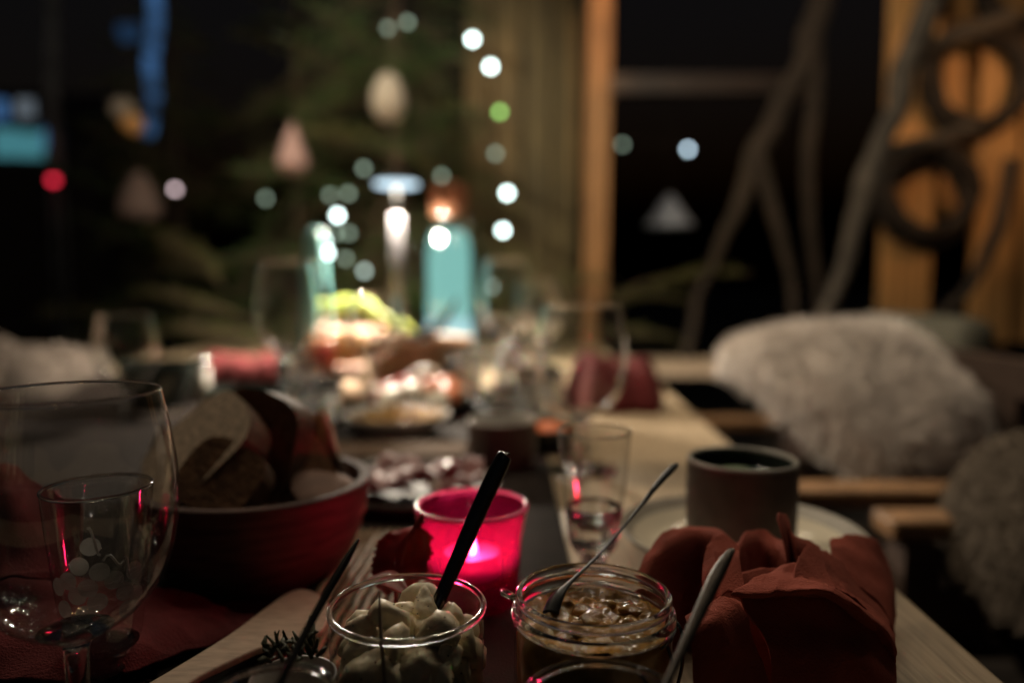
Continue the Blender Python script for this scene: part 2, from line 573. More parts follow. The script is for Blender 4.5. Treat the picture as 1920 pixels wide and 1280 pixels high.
# ------------------------------------------------------------------ glassware
def glass_profile(outer, t, inner_bottom):
    o = spl(outer, 7)
    # inner wall: the part of the outline above inner_bottom, moved in by t
    up = [(r, z) for r, z in o if z >= inner_bottom and r > t * 2.0]
    inner = [(max(r - t, 0.0004), z) for r, z in up]
    inner = inner[::-1]
    top_r, top_z = o[-1]
    lip = [(top_r - t * 0.15, top_z + t * 0.45), (top_r - t * 0.5, top_z + t * 0.6), (top_r - t * 0.85, top_z + t * 0.45)]
    inner = [(r, z + t * 0.0) for r, z in inner if z > inner_bottom + t * 1.2]
    return o + lip + inner + [(inner[-1][0] * 0.6, inner_bottom + t * 0.75), (0, inner_bottom + t * 0.5)]


WINE = [(0, 0.0), (0.034, 0.0), (0.0365, 0.0008), (0.034, 0.0022), (0.014, 0.0042), (0.0062, 0.010), (0.0052, 0.022), (0.0052, 0.040), (0.0062, 0.050),
        (0.013, 0.0555), (0.0255, 0.0635), (0.0365, 0.076), (0.0435, 0.0925), (0.0468, 0.114), (0.0462, 0.134), (0.0436, 0.153), (0.0405, 0.1695)]
BALLOON = [(0, 0.0), (0.036, 0.0), (0.038, 0.0008), (0.036, 0.0022), (0.013, 0.0045), (0.0055, 0.012), (0.0042, 0.04), (0.0042, 0.09), (0.0055, 0.114),
           (0.014, 0.121), (0.030, 0.131), (0.045, 0.150), (0.0525, 0.175), (0.0515, 0.203), (0.047, 0.228), (0.0425, 0.250)]
SCHN = [(0, 0.0), (0.0235, 0.0), (0.0255, 0.0012), (0.0235, 0.0034), (0.012, 0.0060), (0.0080, 0.0095), (0.0105, 0.0125), (0.0085, 0.0155), (0.0125, 0.0205),
        (0.0178, 0.0285), (0.0205, 0.044), (0.0228, 0.066), (0.0252, 0.090), (0.0268, 0.112)]


def scale_prof(p, s, sz=None):
    return [(r * s, z * (sz or s)) for r, z in p]


def wine_glass(px, d, prof, t, bott, label, group, name='wine_glass', n=72, solid_wall=True):
    x = P(px, 760, d).x
    g_ = thing(name, (x, d, TZ + 0.0004), label, 'glass', group)
    o_ = spl(prof, 7)
    zs = bott + 0.0005
    st = [(r, z) for r, z in o_ if z <= zs]
    MB().lathe(st + [(st[-1][0] * 0.6, zs + 0.0022), (0, zs + 0.003)], n).build('stem', M['glass'], g_)
    bw = [(st[-1][0] * 0.98, zs + 0.0004)] + [(r, z) for r, z in o_ if z > zs + 0.0006]
    nb_ = 180
    bw2 = spl(bw, 3)
    m = MB().lathe(bw2, nb_)
    zl, zh = zs, zs + (prof[-1][1] - zs) * 0.30
    for q, (xx, yy, zz) in enumerate(m.v):      # dimples low in the bowl, shaped to scatter glints
        k_ = max(0.0, min(1.0, (zh - zz) / (zh - zl) * 2.2))
        p_ = Vector((xx, yy, zz)) * 190
        f_ = 1 + 0.010 * k_ * noise.noise(p_) + 0.003 * k_ * noise.noise(p_ * 2.3)
        m.v[q] = (xx * f_, yy * f_, zz + 0.0003 * k_ * noise.noise(p_ * 1.3 + Vector((9, 1, 4))))
    if solid_wall:                              # thick wall with an inner face
        t2 = t * 1.9
        inner = [(max(r - t2, 0.0008), z) for r, z in bw2 if z > zs + 0.004][::-1]
        m2 = MB().lathe(bw2 + [(bw2[-1][0] - t2 * 0.5, bw2[-1][1] + t2 * 0.4)] + inner + [(inner[-1][0] * 0.5, zs + 0.0042), (0, zs + 0.0040)], 72)
        m2.build('bowl', M['glass'], g_)
    else:
        m.build('bowl', M['bowl_glass'], g_)
    if solid_wall:
        return g_
    rt, zt_ = bw[-1]
    q = t * 0.62
    MB().lathe([(rt - q * 0.6 + q * math.cos(a), zt_ + q * math.sin(a)) for a in [2 * PI * k_ / 10 for k_ in range(10)]], n, closed=True).build('rim', M['glass'], g_)
    return g_


wine_glass(122, 0.337, WINE, 0.0011, 0.0575, 'large empty wine glass with sparkles in its bowl before the bread bowl', 'stemmed wine glasses', n=96, solid_wall=False)
p2 = scale_prof(WINE, 1.13, 1.14)
wine_glass(1090, 0.86, p2, 0.0012, 0.0655, 'round wine glass behind the ribbed schnapps glass and small cup', 'stemmed wine glasses')
wine_glass(551, 1.05, BALLOON, 0.0012, 0.1235, 'tall stemmed wine glass in front of the teal taper candle', 'stemmed wine glasses')
p3 = scale_prof(BALLOON, 0.93, 1.04)
wine_glass(950, 1.30, p3, 0.0012, 0.128, 'tall narrow wine glass beside the corked aqua bottle', 'stemmed wine glasses')


def schnapps(px, d, label, wall='bowl_glass'):
    x = P(px, 900, d).x
    t = thing('schnapps_glass', (x, d, TZ + 0.0004), label, 'glass', 'small footed schnapps glasses')
    o_ = spl(SCHN, 7)
    st = [(r, z) for r, z in o_ if z <= 0.027]
    MB().lathe(st + [(st[-1][0] * 0.7, 0.0278), (0, 0.0270)], 48).build('foot', M['glass'], t)
    bw = [(r, z) for r, z in o_ if z > 0.0272]
    m = MB().lathe(bw, 108)
    for q, (xx, yy, zz) in enumerate(m.v):
        if zz < 0.070:
            k_ = min(1, (zz - 0.024) / 0.012) * min(1, (0.070 - zz) / 0.03)
            f_ = 1 - 0.04 * k_ * abs(math.cos(4.5 * math.atan2(yy, xx)))
            m.v[q] = (xx * f_, yy * f_, zz)
    m.build('bowl', M['bowl_glass'], t)
    if wall == 'glass':                          # heavy cut base: solid fluted glass up to mid height
        lo = [(r - 0.0004, z) for r, z in bw if z < 0.056]
        m3 = MB().lathe([(0, 0.0285)] + lo + [(lo[-1][0] * 0.96, 0.0565), (lo[-1][0] * 0.86, 0.050), (0.010, 0.041), (0, 0.040)], 108)
        for q, (xx, yy, zz) in enumerate(m3.v):
            if zz > 0.0286 and math.hypot(xx, yy) > 0.0145:
                k_ = min(1, (zz - 0.026) / 0.01) * min(1, max(0.0, (0.062 - zz) / 0.02))
                f_ = 1 - 0.10 * k_ * abs(math.cos(5.5 * math.atan2(yy, xx)))
                m3.v[q] = (xx * f_, yy * f_, zz)
        m3.build('cut_base', M['glass'], t)
    rt, zt_ = bw[-1]
    MB().lathe([(rt - 0.0005 + 0.0009 * math.cos(a), zt_ + 0.0009 * math.sin(a)) for a in [2 * PI * k_ / 10 for k_ in range(10)]], 72, closed=True).build('rim', M['glass'], t)
    return t


s1 = schnapps(182, 0.385, 'small schnapps glass etched with grapes standing behind the large wine glass')
s2 = schnapps(1114, 0.535, 'small footed schnapps glass between the pink candle and the mug', 'glass')
# etched bunch of grapes on the first
def wall_r(z):
    o = spl(SCHN, 7)
    for (r0, z0), (r1, z1) in zip(o, o[1:]):
        if z0 <= z <= z1 and z > 0.02:
            return r0 + (r1 - r0) * (z - z0) / max(z1 - z0, 1e-9)
    return 0.025
et = MB()
grapes = [(-70, .088), (-84, .078), (-62, .074), (-76, .066), (-90, .062), (-66, .058), (-82, .052), (-100, .070), (-20, .070), (-32, .060), (-14, .056), (-28, .050),
          (-112, .054), (-104, .046), (-118, .066), (-46, .068)]
for a, z in grapes:
    a = R(a)
    r = wall_r(z) + 0.00015
    c = Vector((r * math.cos(a), r * math.sin(a), z))
    n_ = Vector((math.cos(a), math.sin(a), 0))
    tn = Vector((-math.sin(a), math.cos(a), 0))
    k = 14
    et.add([c + n_ * 0.0003] + [c + (tn * math.cos(2 * PI * i / k) + Vector((0, 0, 1)) * math.sin(2 * PI * i / k)) * 0.0048 - n_ * 0.0004 for i in range(k)],
           [(0, 1 + i, 1 + (i + 1) % k) for i in range(k)])
for a0, z0, a1, z1 in ((-58, .080, -34, .078), (-34, .078, -26, .070), (-72, .098, -60, .084)):
    pts = []
    for i in range(7):
        a = R(a0 + (a1 - a0) * i / 6)
        z = z0 + (z1 - z0) * i / 6 + 0.003 * math.sin(i)
        r = wall_r(z) + 0.0003
        pts.append((r * math.cos(a), r * math.sin(a), z))
    et.tube(pts, 0.0006, 5)
fro = thin('etched glass', (0.70, 0.69, 0.67), 1.4, 0.5, trans=0.45, trans_col=(0.30, 0.28, 0.26))
et.build('grape_etching', fro, s1)


def tumbler(px, d, r, h, label):
    x = P(px, 760, d).x
    t = thing('cut_tumbler', (x, d, TZ + 0.0004), label, 'glass', 'cut glass tumblers')
    MB().lathe([(0, 0), (r * 0.70, 0), (r * 0.76, 0.003), (r * 0.79, 0.012), (r * 0.6, 0.014), (0, 0.013)], 48).build('base', M['glass'], t)
    pf = spl([(r * 0.80, 0.0125), (r * 0.84, h * 0.3), (r * 0.90, h * 0.5), (r * 0.96, h * 0.75), (r, h)], 16)
    pf = [(rr + 0.0021 * math.cos(2 * PI * zz / 0.015) * (1 if zz < h * 0.8 else 0), zz) for rr, zz in pf]
    m = MB().lathe(pf, 96)
    for q, (xx, yy, zz) in enumerate(m.v):
        if zz < h * 0.8:
            k_ = min(1, (h * 0.8 - zz) / (h * 0.2))
            f_ = 1 - 0.08 * k_ * abs(math.cos(6 * math.atan2(yy, xx))) * (1 + 0.4 * math.sin(zz * 420))
            m.v[q] = (xx * f_, yy * f_, zz)
    if 'tall' in label:
        m.build('cut_wall', M['bowl_glass'], t)
    else:
        inner = [(r * 0.98 - 0.002, h), (r * 0.86 - 0.002, h * 0.5), (r * 0.78 - 0.002, h * 0.25), (r * 0.72, 0.016), (0, 0.0155)]
        MB().lathe([(0, 0.0134)] + pf + inner, 72).build('cut_wall', M['glass'], t)
    MB().lathe([(r + 0.0011 * math.cos(a), h + 0.0011 * math.sin(a)) for a in [2 * PI * k_ / 10 for k_ in range(10)]], 64, closed=True).build('rim', M['glass'], t)
    return t


tumbler(955, 1.36, 0.056, 0.155, 'tall cut glass tumbler sparkling beside the wooden serving bowl')
tumbler(905, 1.20, 0.042, 0.10, 'small cut glass tumbler before the taller sparkling one')
tumbler(596, 1.05, 0.036, 0.085, 'short cut glass tumbler next to the dish of nuts')


M['ice'] = pbr('frosty ice', (0.85, 0.88, 0.88), 0.15, Subsurface_Weight=0.3, Subsurface_Scale=0.01)  # white ice added to stand in for the tumbler's bright glints
ic = None
for i, (x, y, z) in enumerate(((-0.016, -0.012, 0.032), (0.017, -0.008, 0.034), (0.0, 0.018, 0.033), (-0.012, 0.004, 0.062), (0.016, 0.006, 0.066), (0.0, -0.006, 0.094))):
    if ic is None:
        m = MB().box((0, 0, 0), (0.027, 0.027, 0.027))
        ic = o = bev(m.build('ice_cube', M['ice']), 0.005, 3)
    else:
        o = ic.copy()
        C.objects.link(o)
    o.location = (P(955, 760, 1.36).x + x, 1.36 + y, TZ + z)
    o.rotation_euler = (0.4 * i, 0.3 + i, 0.7 * i)
    tag(o, 'ice cube added as a bright glint inside the tall tumbler', 'ice', 'ice cubes in the tall tumbler')

# ------------------------------------------------------------------ votive
vx, vy = P(884, 945, 0.5).x, 0.5
vot = thing('candle_holder', (vx, vy, TZ + 0.0005), 'glowing magenta glass votive holder with a lit tealight inside', 'candle holder')
vo = spl([(0, 0), (0.0285, 0), (0.0315, 0.002), (0.033, 0.012), (0.0345, 0.035), (0.037, 0.054), (0.0398, 0.0665)], 5)
vi = spl([(0.0362, 0.0665), (0.0345, 0.055), (0.0318, 0.036), (0.0300, 0.021), (0.0285, 0.0190), (0, 0.0185)], 5)
MB().lathe(vo, 64).build('outer_wall', M['pink'], vot)
MB().lathe(vi, 64).build('inner_wall', M['pinkrim'], vot)
MB().lathe([(0.0362, 0.0665), (0.0366, 0.0682), (0.038, 0.069), (0.0394, 0.0682), (0.0398, 0.0665)], 64).build('rim', M['pinklip'], vot)
tl = thing('tealight', (vx, vy, TZ + 0.0200), 'lit tealight burning inside the magenta glass votive', 'candle')
MB().lathe([(0, 0), (0.0192, 0), (0.0195, 0.001), (0.0195, 0.0150), (0.0190, 0.0152), (0.0188, 0.001), (0, 0.0008)], 40).build('cup', M['alu'], tl)
MB().lathe(spl([(0, 0.0122), (0.006, 0.0122), (0.014, 0.0128), (0.0186, 0.0138)], 3), 40).build('wax', M['wax'], tl)
MB().tube([(0.0, -0.003, 0.0118), (0.0003, -0.003, 0.0145), (0.001, -0.0032, 0.0160)], 0.0006, 6).build('wick', M['wick'], tl)
MB().lathe(spl([(0, 0.0), (0.0023, 0.0022), (0.0028, 0.0050), (0.0018, 0.0100), (0.0006, 0.0145), (0, 0.0160)], 4), 16, (0.0008, -0.0032, 0.0128)).build('flame', M['flame'], tl)
lamp_light('candle_light', 'POINT', (0.0008, -0.0032, 0.0205), 0.21, (1.0, 0.66, 0.50), tl, 0.004)


# ------------------------------------------------------------------ jars
def jar_walls(parent, r, h, clip=False):
    MB().lathe(spl([(0, 0.0005), (r * 0.86, 0.0005), (r * 0.93, 0.003), (r * 0.95, 0.012), (r * 0.955, h * 0.5), (r * 0.97, h - 0.012), (r * 0.965, h - 0.006), (r * 0.975, h - 0.002)], 4), 72).build('glass_wall', M['thin'], parent)
    MB().lathe([(r * 0.955 + 0.0016 * math.cos(a), h - 0.001 + 0.0018 * math.sin(a)) for a in [2 * PI * k / 12 for k in range(12)]], 96, closed=True).build('rim', M['glass'], parent)


fx, fd = P(764, 1137, 0.362).x, 0.362
fg = thing('glass_bowl', (fx, fd, TZ), 'straight clear glass bowl of marinated cheese chunks before the candle', 'jar')
FR, FH = 0.0402, 0.0585
jar_walls(fg, FR, FH)

# cheese chunks
def chunk_mesh(s, seed):
    bm = bmesh.new()
    bmesh.ops.create_icosphere(bm, subdivisions=3, radius=s * 0.6)
    for v in bm.verts:
        d_ = v.co.normalized()
        # broken lump: a few flat broken faces cut from a ball
        r_ = s * 0.66
        for q in range(7):
            n_ = Vector((noise.noise(Vector((seed, q * 2.3, 1))), noise.noise(Vector((seed, q * 2.3, 5))), noise.noise(Vector((seed, q * 2.3, 9))))).normalized()
            c_ = d_.dot(n_)
            if c_ > 0.05: r_ = min(r_, s * (0.31 + 0.07 * (q % 3)) / c_)
        v.co = d_ * r_
        v.co += d_ * s * (0.08 * noise.noise(v.co * 300 + Vector((seed, 0, 0))) + 0.04 * noise.noise(v.co * 750 + Vector((0, seed, 0))))
    me = bpy.data.meshes.new('cheese_chunk')
    nb_ = len(bm.faces)
    rnd = random.Random(seed)
    for f in bm.faces: f.smooth = True
    fl_ = [f for f in bm.faces]
    for f in rnd.sample(fl_, 12):
        c, n_ = f.calc_center_median(), f.normal.copy()
        t1 = n_.orthogonal().normalized()
        t2 = n_.cross(t1)
        rr = rnd.uniform(0.00025, 0.0006)
        vs = [bm.verts.new(c + n_ * 0.0007 + (t1 * math.cos(a) + t2 * math.sin(a)) * rr) for a in (0, 1.3, 2.6, 3.8, 5.1)]
        nf = bm.faces.new(vs)
        nf.material_index = 1
    bm.to_mesh(me)
    bm.free()
    me.materials.append(M['feta'])
    me.materials.append(M['spec'])
    return me
cms = [chunk_mesh(s, i * 3.7 + 1) for i, s in enumerate((0.0170, 0.0140, 0.0185, 0.0125, 0.0155))]
k = 0
rnd = random.Random(3)
for layer, (z, n_, rr) in enumerate(((0.008, 13, 0.0270), (0.008, 6, 0.014), (0.0185, 14, 0.0275), (0.0185, 6, 0.015), (0.0290, 14, 0.0280), (0.0290, 7, 0.016), (0.0390, 13, 0.0272), (0.0400, 7, 0.0165), (0.0480, 6, 0.021), (0.0490, 3, 0.007), (0.0550, 2, 0.010))):
    for i in range(n_):
        a = 2 * PI * i / n_ + layer * 0.7 + rnd.uniform(-0.1, 0.1)
        o = bpy.data.objects.new('cheese_chunk', cms[k % 5])
        C.objects.link(o)
        o.location = (fx + rr * math.cos(a), fd + rr * math.sin(a), TZ + z + rnd.uniform(-0.001, 0.001))
        o.rotation_euler = (rnd.uniform(0, 3), rnd.uniform(0, 3), rnd.uniform(0, 3))
        if layer >= 8:
            lb, gr = 'pale peppered cheese chunk on top of the pile in the glass bowl', 'cheese chunks heaped on top'
        else:
            lb, gr = 'pale cheese chunk packed inside the straight glass bowl', 'cheese chunks inside the glass bowl'
        tag(o, lb, 'cheese', gr)
        k += 1

jx, jd = P(1112, 1122, 0.372).x, 0.372
jar = thing('clip_jar', (jx, jd, TZ), 'open clip top jar of glossy amber preserve beside the red napkin', 'jar')
JR, JH = 0.0415, 0.0600
MB().lathe(spl([(0, 0.0005), (JR * 0.9, 0.0005), (JR * 0.97, 0.003), (JR * 0.985, 0.012), (JR * 0.985, JH * 0.55), (JR * 0.96, JH - 0.017), (JR * 0.92, JH - 0.0135)], 4), 72).build('glass_wall', M['thin'], jar)
def ring(prof_c, rr, rz, rad, nm, mat, par):
    MB().lathe([(rad + rr * math.cos(a), prof_c + rz * math.sin(a)) for a in [2 * PI * q / 14 for q in range(14)]], 96, closed=True).build(nm, mat, par)
ring(JH - 0.010, 0.0022, 0.0036, JR * 0.975, 'collar', M['glass'], jar)
ring(JH - 0.0015, 0.0019, 0.0028, JR * 0.93, 'rim', M['glass'], jar)
MB().lathe([(JR * 0.905, JH - 0.0135), (JR * 0.905, JH - 0.003)], 72).build('neck', M['thin'], jar)
jm = MB()
rows = []
for i in range(31):
    r = JR * 0.89 * i / 30
    row = []
    for q in range(97):
        a = 2 * PI * q / 96
        x, y = r * math.cos(a), r * math.sin(a)
        hgt = 0.0030 * noise.noise(Vector((x * 120, y * 120, 1.3))) + 0.0022 * noise.noise(Vector((x * 260, y * 260, 5)))
        row.append(Vector((x, y, JH - 0.0125 + hgt * (1 if i < 28 else 0.3))))
    rows.append(row)
jm.grid(rows)
jamo = jm.build('preserve_surface', M['jam'])
jamo.location = (jx, jd, TZ)
jroot = thing('preserve', (jx, jd, TZ), 'glossy chunky amber preserve filling the clip top jar', 'preserve')
jamo.location = (0, 0, 0)
jamo.parent = jroot
MB().lathe([(0, 0.003), (JR * 0.93, 0.003), (JR * 0.96, 0.006), (JR * 0.96, JH - 0.020), (JR * 0.90, JH - 0.0132)], 64).build('preserve_body', M['jam_side'], jroot)
# lumps of fruit at its surface
lump = MB()
for k_, (lx, ly, s) in enumerate(((0.004, -0.004, 0.011), (0.019, -0.012, 0.008), (-0.012, -0.014, 0.007), (0.022, 0.006, 0.007), (0.008, 0.013, 0.008), (-0.004, 0.006, 0.007))):
    bm = bmesh.new()
    bmesh.ops.create_icosphere(bm, subdivisions=3, radius=s)
    m = MB()
    for v in bm.verts:
        v.co.z *= 0.34
        v.co.y *= 0.7
        v.co += v.co.normalized() * s * 0.42 * noise.noise(v.co * 170 + Vector((k_ * 5, 0, 0)))
    m.add([v.co for v in bm.verts], [[v.index for v in f.verts] for f in bm.faces])
    bm.free()
    o = m.build('fruit_piece', M['jam'], jroot)
    o.location = (lx, ly, JH - 0.0125)
    o.rotation_euler = (0.15, -0.1, k_ * 1.1)
# wire clip at the jar's side
wc = MB()
wc.tube(spl([(JR * 0.99, -0.004, JH - 0.012), (JR * 1.06, -0.010, JH - 0.016), (JR * 1.05, -0.014, JH - 0.030), (JR * 0.98, -0.016, JH - 0.042), (JR * 1.02, -0.008, JH - 0.050)], 6), 0.0009, 8)
wc.tube(spl([(JR * 0.80, -JR * 0.56, JH - 0.015), (JR * 0.86, -JR * 0.62, JH - 0.024), (JR * 0.80, -JR * 0.66, JH - 0.036), (JR * 0.66, -JR * 0.74, JH - 0.044)], 6), 0.0009, 8)
a = [(JR * 1.012 * math.cos(R(t_)), JR * 1.012 * math.sin(R(t_)), JH - 0.0145) for t_ in range(-45, 12, 6)]
wc.tube(a, 0.0008, 8)
wc.build('wire_clip', M['steel_dk'], jar)
MB().tube([(-JR * 0.96, 0.010, JH - 0.0075), (-JR * 1.10, 0.014, JH - 0.006), (-JR * 1.13, 0.017, JH - 0.0052)], [0.003, 0.0034, 0.002], 10, flat=0.4).build('sealing_tab', M['glass'], jar)

# front jar at the bottom of the view
kx, kd = P(1132, 1280, 0.277).x, 0.277
fj = thing('clip_jar', (kx, kd, TZ), 'clear glass jar cut by the bottom of the view with a knife', 'jar')
jar_walls(fj, 0.0325, 0.0575)
MB().tube([(0.018, 0.027, 0.055), (0.0225, 0.0262, 0.049), (0.0245, 0.0245, 0.040)], 0.0010, 8).build('wire_clip', M['steel_dk'], fj)
MB().lathe([(0, 0.002), (0.030, 0.002), (0.030, 0.036), (0.02, 0.038), (0, 0.0375)], 48).build('dip', M['dip'], None)
dj = bpy.data.objects['dip']
dj.location = (kx, kd, TZ)
tag(dj, 'dark paste inside the clear jar at the bottom of the view', 'dip')

lx_, ld_ = P(505, 1290, 0.283).x, 0.283
lj = thing('glass_bowl', (lx_, ld_, TZ), 'small dark filled glass bowl below the wooden butter knife', 'jar')
jar_walls(lj, 0.0255, 0.0565)
dd = MB().lathe([(0, 0.002), (0.0232, 0.002), (0.0238, 0.046), (0.015, 0.050), (0, 0.0495)], 48).build('olive_paste', M['dip'])
dd.location = (lx_, ld_, TZ)
tag(dd, 'dark olive paste filling the small glass bowl', 'dip')


# ------------------------------------------------------------------ cutlery in the jars
def stick(name, pts, rad, mat, label, cat, flat=0.5, n=10, group=None):
    o = MB().tube(spl([tuple(p) for p in pts], 6), spl_r(rad, 6), n, flat=flat).build(name, mat)
    return tag(o, label, cat, group)


def spl_r(rad, k):
    return [r[0] for r in spl([(x,) for x in rad], k)]


stick('spoon', [P(947, 853, 0.405), P(942, 862, 0.404), P(905, 940, 0.396), P(870, 1020, 0.388), P(830, 1110, 0.378), P(803, 1170, 0.368), P(790, 1190, 0.364)],
      [0.0028, 0.0046, 0.0048, 0.0044, 0.0036, 0.0042, 0.0060], M['steel_dk'], 'thick handled dark spoon leaning in the bowl of cheese chunks', 'spoon', 0.45)
stick('spoon', [P(1270, 868, 0.455), P(1262, 876, 0.453), P(1235, 905, 0.446), P(1190, 962, 0.432), P(1130, 1032, 0.412), P(1070, 1090, 0.392), P(1045, 1118, 0.383), P(1032, 1150, 0.376)],
      [0.0012, 0.0029, 0.0026, 0.0012, 0.0012, 0.0016, 0.0042, 0.0052], M['black'], 'slim black spoon standing in the jar of amber preserve', 'spoon', 0.5)
stick('spoon', [P(673, 1010, 0.345), P(664, 1024, 0.342), P(640, 1065, 0.333), P(600, 1135, 0.318), P(560, 1210, 0.302), P(530, 1272, 0.290), P(515, 1310, 0.284)],
      [0.0007, 0.0014, 0.0022, 0.0022, 0.0021, 0.0020, 0.004], M['steel_dk'], 'narrow metal spoon standing in the dark olive paste bowl', 'spoon', 0.6)
stick('knife', [P(1374, 1028, 0.335), P(1368, 1036, 0.333), P(1345, 1075, 0.325), P(1310, 1150, 0.309), P(1275, 1225, 0.294), P(1250, 1280, 0.284), P(1236, 1310, 0.279)],
      [0.0012, 0.0022, 0.0036, 0.0031, 0.0022, 0.0018, 0.0017], M['steel_knife'], 'knife leaning out of the front jar towards the red napkin', 'knife', 0.35)
stick('wooden_pick', [P(711, 1105, 0.333), P(714, 1180, 0.331), P(722, 1290, 0.328)], [0.0004, 0.0009, 0.0009], M['wood_lt'], 'thin pale wooden pick standing against the glass bowl of cheese', 'pick', 1.0, 6)

# wooden butter knife resting in front of the bread bowl
out_px = [(240, 1300), (330, 1248), (430, 1187), (490, 1143), (530, 1115), (560, 1103), (590, 1108), (612, 1126), (618, 1150), (605, 1178), (570, 1192), (500, 1208), (430, 1238), (370, 1268), (300, 1312)]
bk = MB()
zt = TZ + 0.018
top = [T(x, y, zt) for x, y in out_px]
cen = sum(top, Vector()) / len(top)
dense = [Vector(p) for p in spl([tuple(p) for p in top] + [tuple(top[0])], 5)[:-1]]
n_ = len(dense)
bk.add([p for p in dense] + [p - Vector((0, 0, 0.0045)) for p in dense], [tuple(range(n_)), tuple(range(2 * n_ - 1, n_ - 1, -1))] + [(q, q + n_, (q + 1) % n_ + n_, (q + 1) % n_) for q in range(n_)])
o = bk.build('butter_knife', M['wood_lt'], smooth=False)
bev(o, 0.0014, 3)
tag(o, 'broad pale wooden butter knife lying before the bread bowl', 'butter knife')

# dried herb sprig at its side
hb = MB()
rnd = random.Random(5)
hc = P(548, 1205, 0.345)
for k_ in range(46):
    a = rnd.uniform(0, 2 * PI)
    q = rnd.random() ** 0.5
    b0 = hc + Vector((math.cos(a) * 0.013 * q, math.sin(a) * 0.011 * q, rnd.uniform(-0.008, 0.000)))
    d_ = Vector((rnd.uniform(-1, 1), rnd.uniform(-1, 1), rnd.uniform(-0.1, 1.3))).normalized() * rnd.uniform(0.005, 0.011)
    md = b0 + d_ * 0.5 + Vector((rnd.uniform(-.001, .001), 0, rnd.uniform(-.0005, .0015)))
    w0 = rnd.uniform(0.0008, 0.0016)
    hb.tube([b0, md, b0 + d_], [w0, w0 * 1.1, w0 * 0.5], 6, flat=0.6)
tag(hb.build('herb_sprig', M['herb']), 'dark dried herb sprig by the tip of the wooden butter knife', 'herbs')

# small dark dish that carries the sprig
dh = MB().lathe([(0, 0), (0.016, 0), (0.018, 0.003), (0.021, 0.030), (0.0195, 0.030), (0.0165, 0.004), (0, 0.0035)], 40).build('dark_dish', M['ceramic_dk'])
dh.location = (hc.x, hc.y, TZ)
tag(dh, 'tiny dark dish that holds the dried herb sprig', 'dish')

# ------------------------------------------------------------------ mat and dried leaf
mat = thing('woven_mat', (0, 0, TZ), 'narrow woven seagrass mat under the pink votive and glass bowl', 'mat')
for k_ in range(10):
    xx = -0.140 + k_ * 0.0078
    pts, rr = [], []
    for i in range(70):
        y = 0.40 + i * 0.0034
        pts.append((xx + (y - 0.40) * 0.04 + 0.0006 * math.sin(i * 0.7 + k_), y, 0.0032 + 0.0006 * math.sin(i * PI + k_ * PI)))
        rr.append(0.0030 if i % 2 == 0 else 0.0021)
    MB().tube(pts, rr, 6).build('strand', M['straw'], mat)

lf = MB()
rows = []
base, tip = P(742, 1105, 0.425), P(793, 968, 0.432)
for i in range(41):
    v = i / 40
    c = base.lerp(tip, v) + Vector((-0.004 * math.sin(v * PI), 0.006 * math.sin(v * PI), 0))
    wl = 0.0165 * math.sin(min(1, v * 1.1 + 0.05) ** 0.8 * PI) ** 0.8 + 0.001
    row = []
    for j in range(9):
        u = (j - 4) / 4
        e = 1 + (0.05 * (1 if i % 2 else -1) + 0.12 * noise.noise(Vector((i * .3, u, 2))) if abs(u) == 1 else 0)
        row.append(c + Vector((u * wl * e, 0.010 * abs(u) ** 1.5 * math.sin(v * 3) - 0.003 * math.sin(u * 5 + v * 4), 0.003 * math.sin(v * 9 + u * 3))))
    rows.append(row)
lf.grid(rows)
lf.tube([base + Vector((0.0, 0, -0.02)), base, base.lerp(tip, 0.5) + Vector((-0.004, 0.005, 0)), tip], [0.001, 0.0009, 0.0007, 0.0004], 6)
o = solid(lf.build('dried_leaf', M['leaf']), 0.0007)
tag(o, 'curled dried red leaf standing between cheese bowl and pink votive', 'leaf')
rows = []
base, tip = P(690, 1085, 0.42), P(770, 1120, 0.40)
lf = MB()
for i in range(13):
    v = i / 12
    c = base.lerp(tip, v)
    wl = 0.009 * math.sin(v * PI) + 0.0008
    rows.append([c + Vector((0.2 * u * wl, u * wl, 0.006 * abs(u) * math.sin(v * 3))) for u in (-1, -.6, -.2, .2, .6, 1)])
lf.grid(rows)
tag(solid(lf.build('dried_leaf', M['leaf']), 0.0006), 'low flat dried red leaf behind the cheese bowl rim', 'leaf')

# ------------------------------------------------------------------ bread bowl
bx, bd = P(482, 910, 0.555).x, 0.555
bwl = thing('bread_bowl', (bx, bd, TZ + 0.0005), 'deep dark wooden bowl heaped with bread slices', 'bowl')
BR, BH = 0.0855, 0.071
po = spl([(0, 0), (0.050, 0), (0.058, 0.002), (0.070, 0.015), (0.080, 0.040), (0.0855, 0.068), (0.0855, 0.0708)], 6)
pi = spl([(0.0848, 0.072), (0.0785, 0.0712), (0.0770, 0.069), (0.0745, 0.045), (0.064, 0.018), (0.045, 0.008), (0, 0.007)], 6)
MB().lathe(po + pi, 96).build('bowl_shell', M['bowl_wood'], bwl)


def slice_poly(wd, ht, seed):
    pts = []
    for k_ in range(28):
        a = 2 * PI * k_ / 28
        ca, sa = math.cos(a), math.sin(a)
        e = 0.45
        x = wd / 2 * (abs(ca) ** e) * (1 if ca > 0 else -1)
        z = ht / 2 * (abs(sa) ** e) * (1 if sa > 0 else -1)
        if z > 0: z += ht * 0.08 * math.cos(x / wd * PI)
        s = 1 + 0.03 * noise.noise(Vector((ca * 2 + seed, sa * 2, 0)))
        pts.append((x * s, z * s))
    return pts


def bread(px, py, d, wd, ht, th, rot, crumb, label, seed):
    m = MB().prism(slice_poly(wd, ht, seed), th, 0, 1)
    o = m.build('bread_slice', [crumb, M['crust']], smooth=False)
    o.location = P(px, py, d)
    o.rotation_euler = rot
    bev(o, 0.003, 2)
    return tag(o, label, 'bread', 'bread in the wooden bowl')


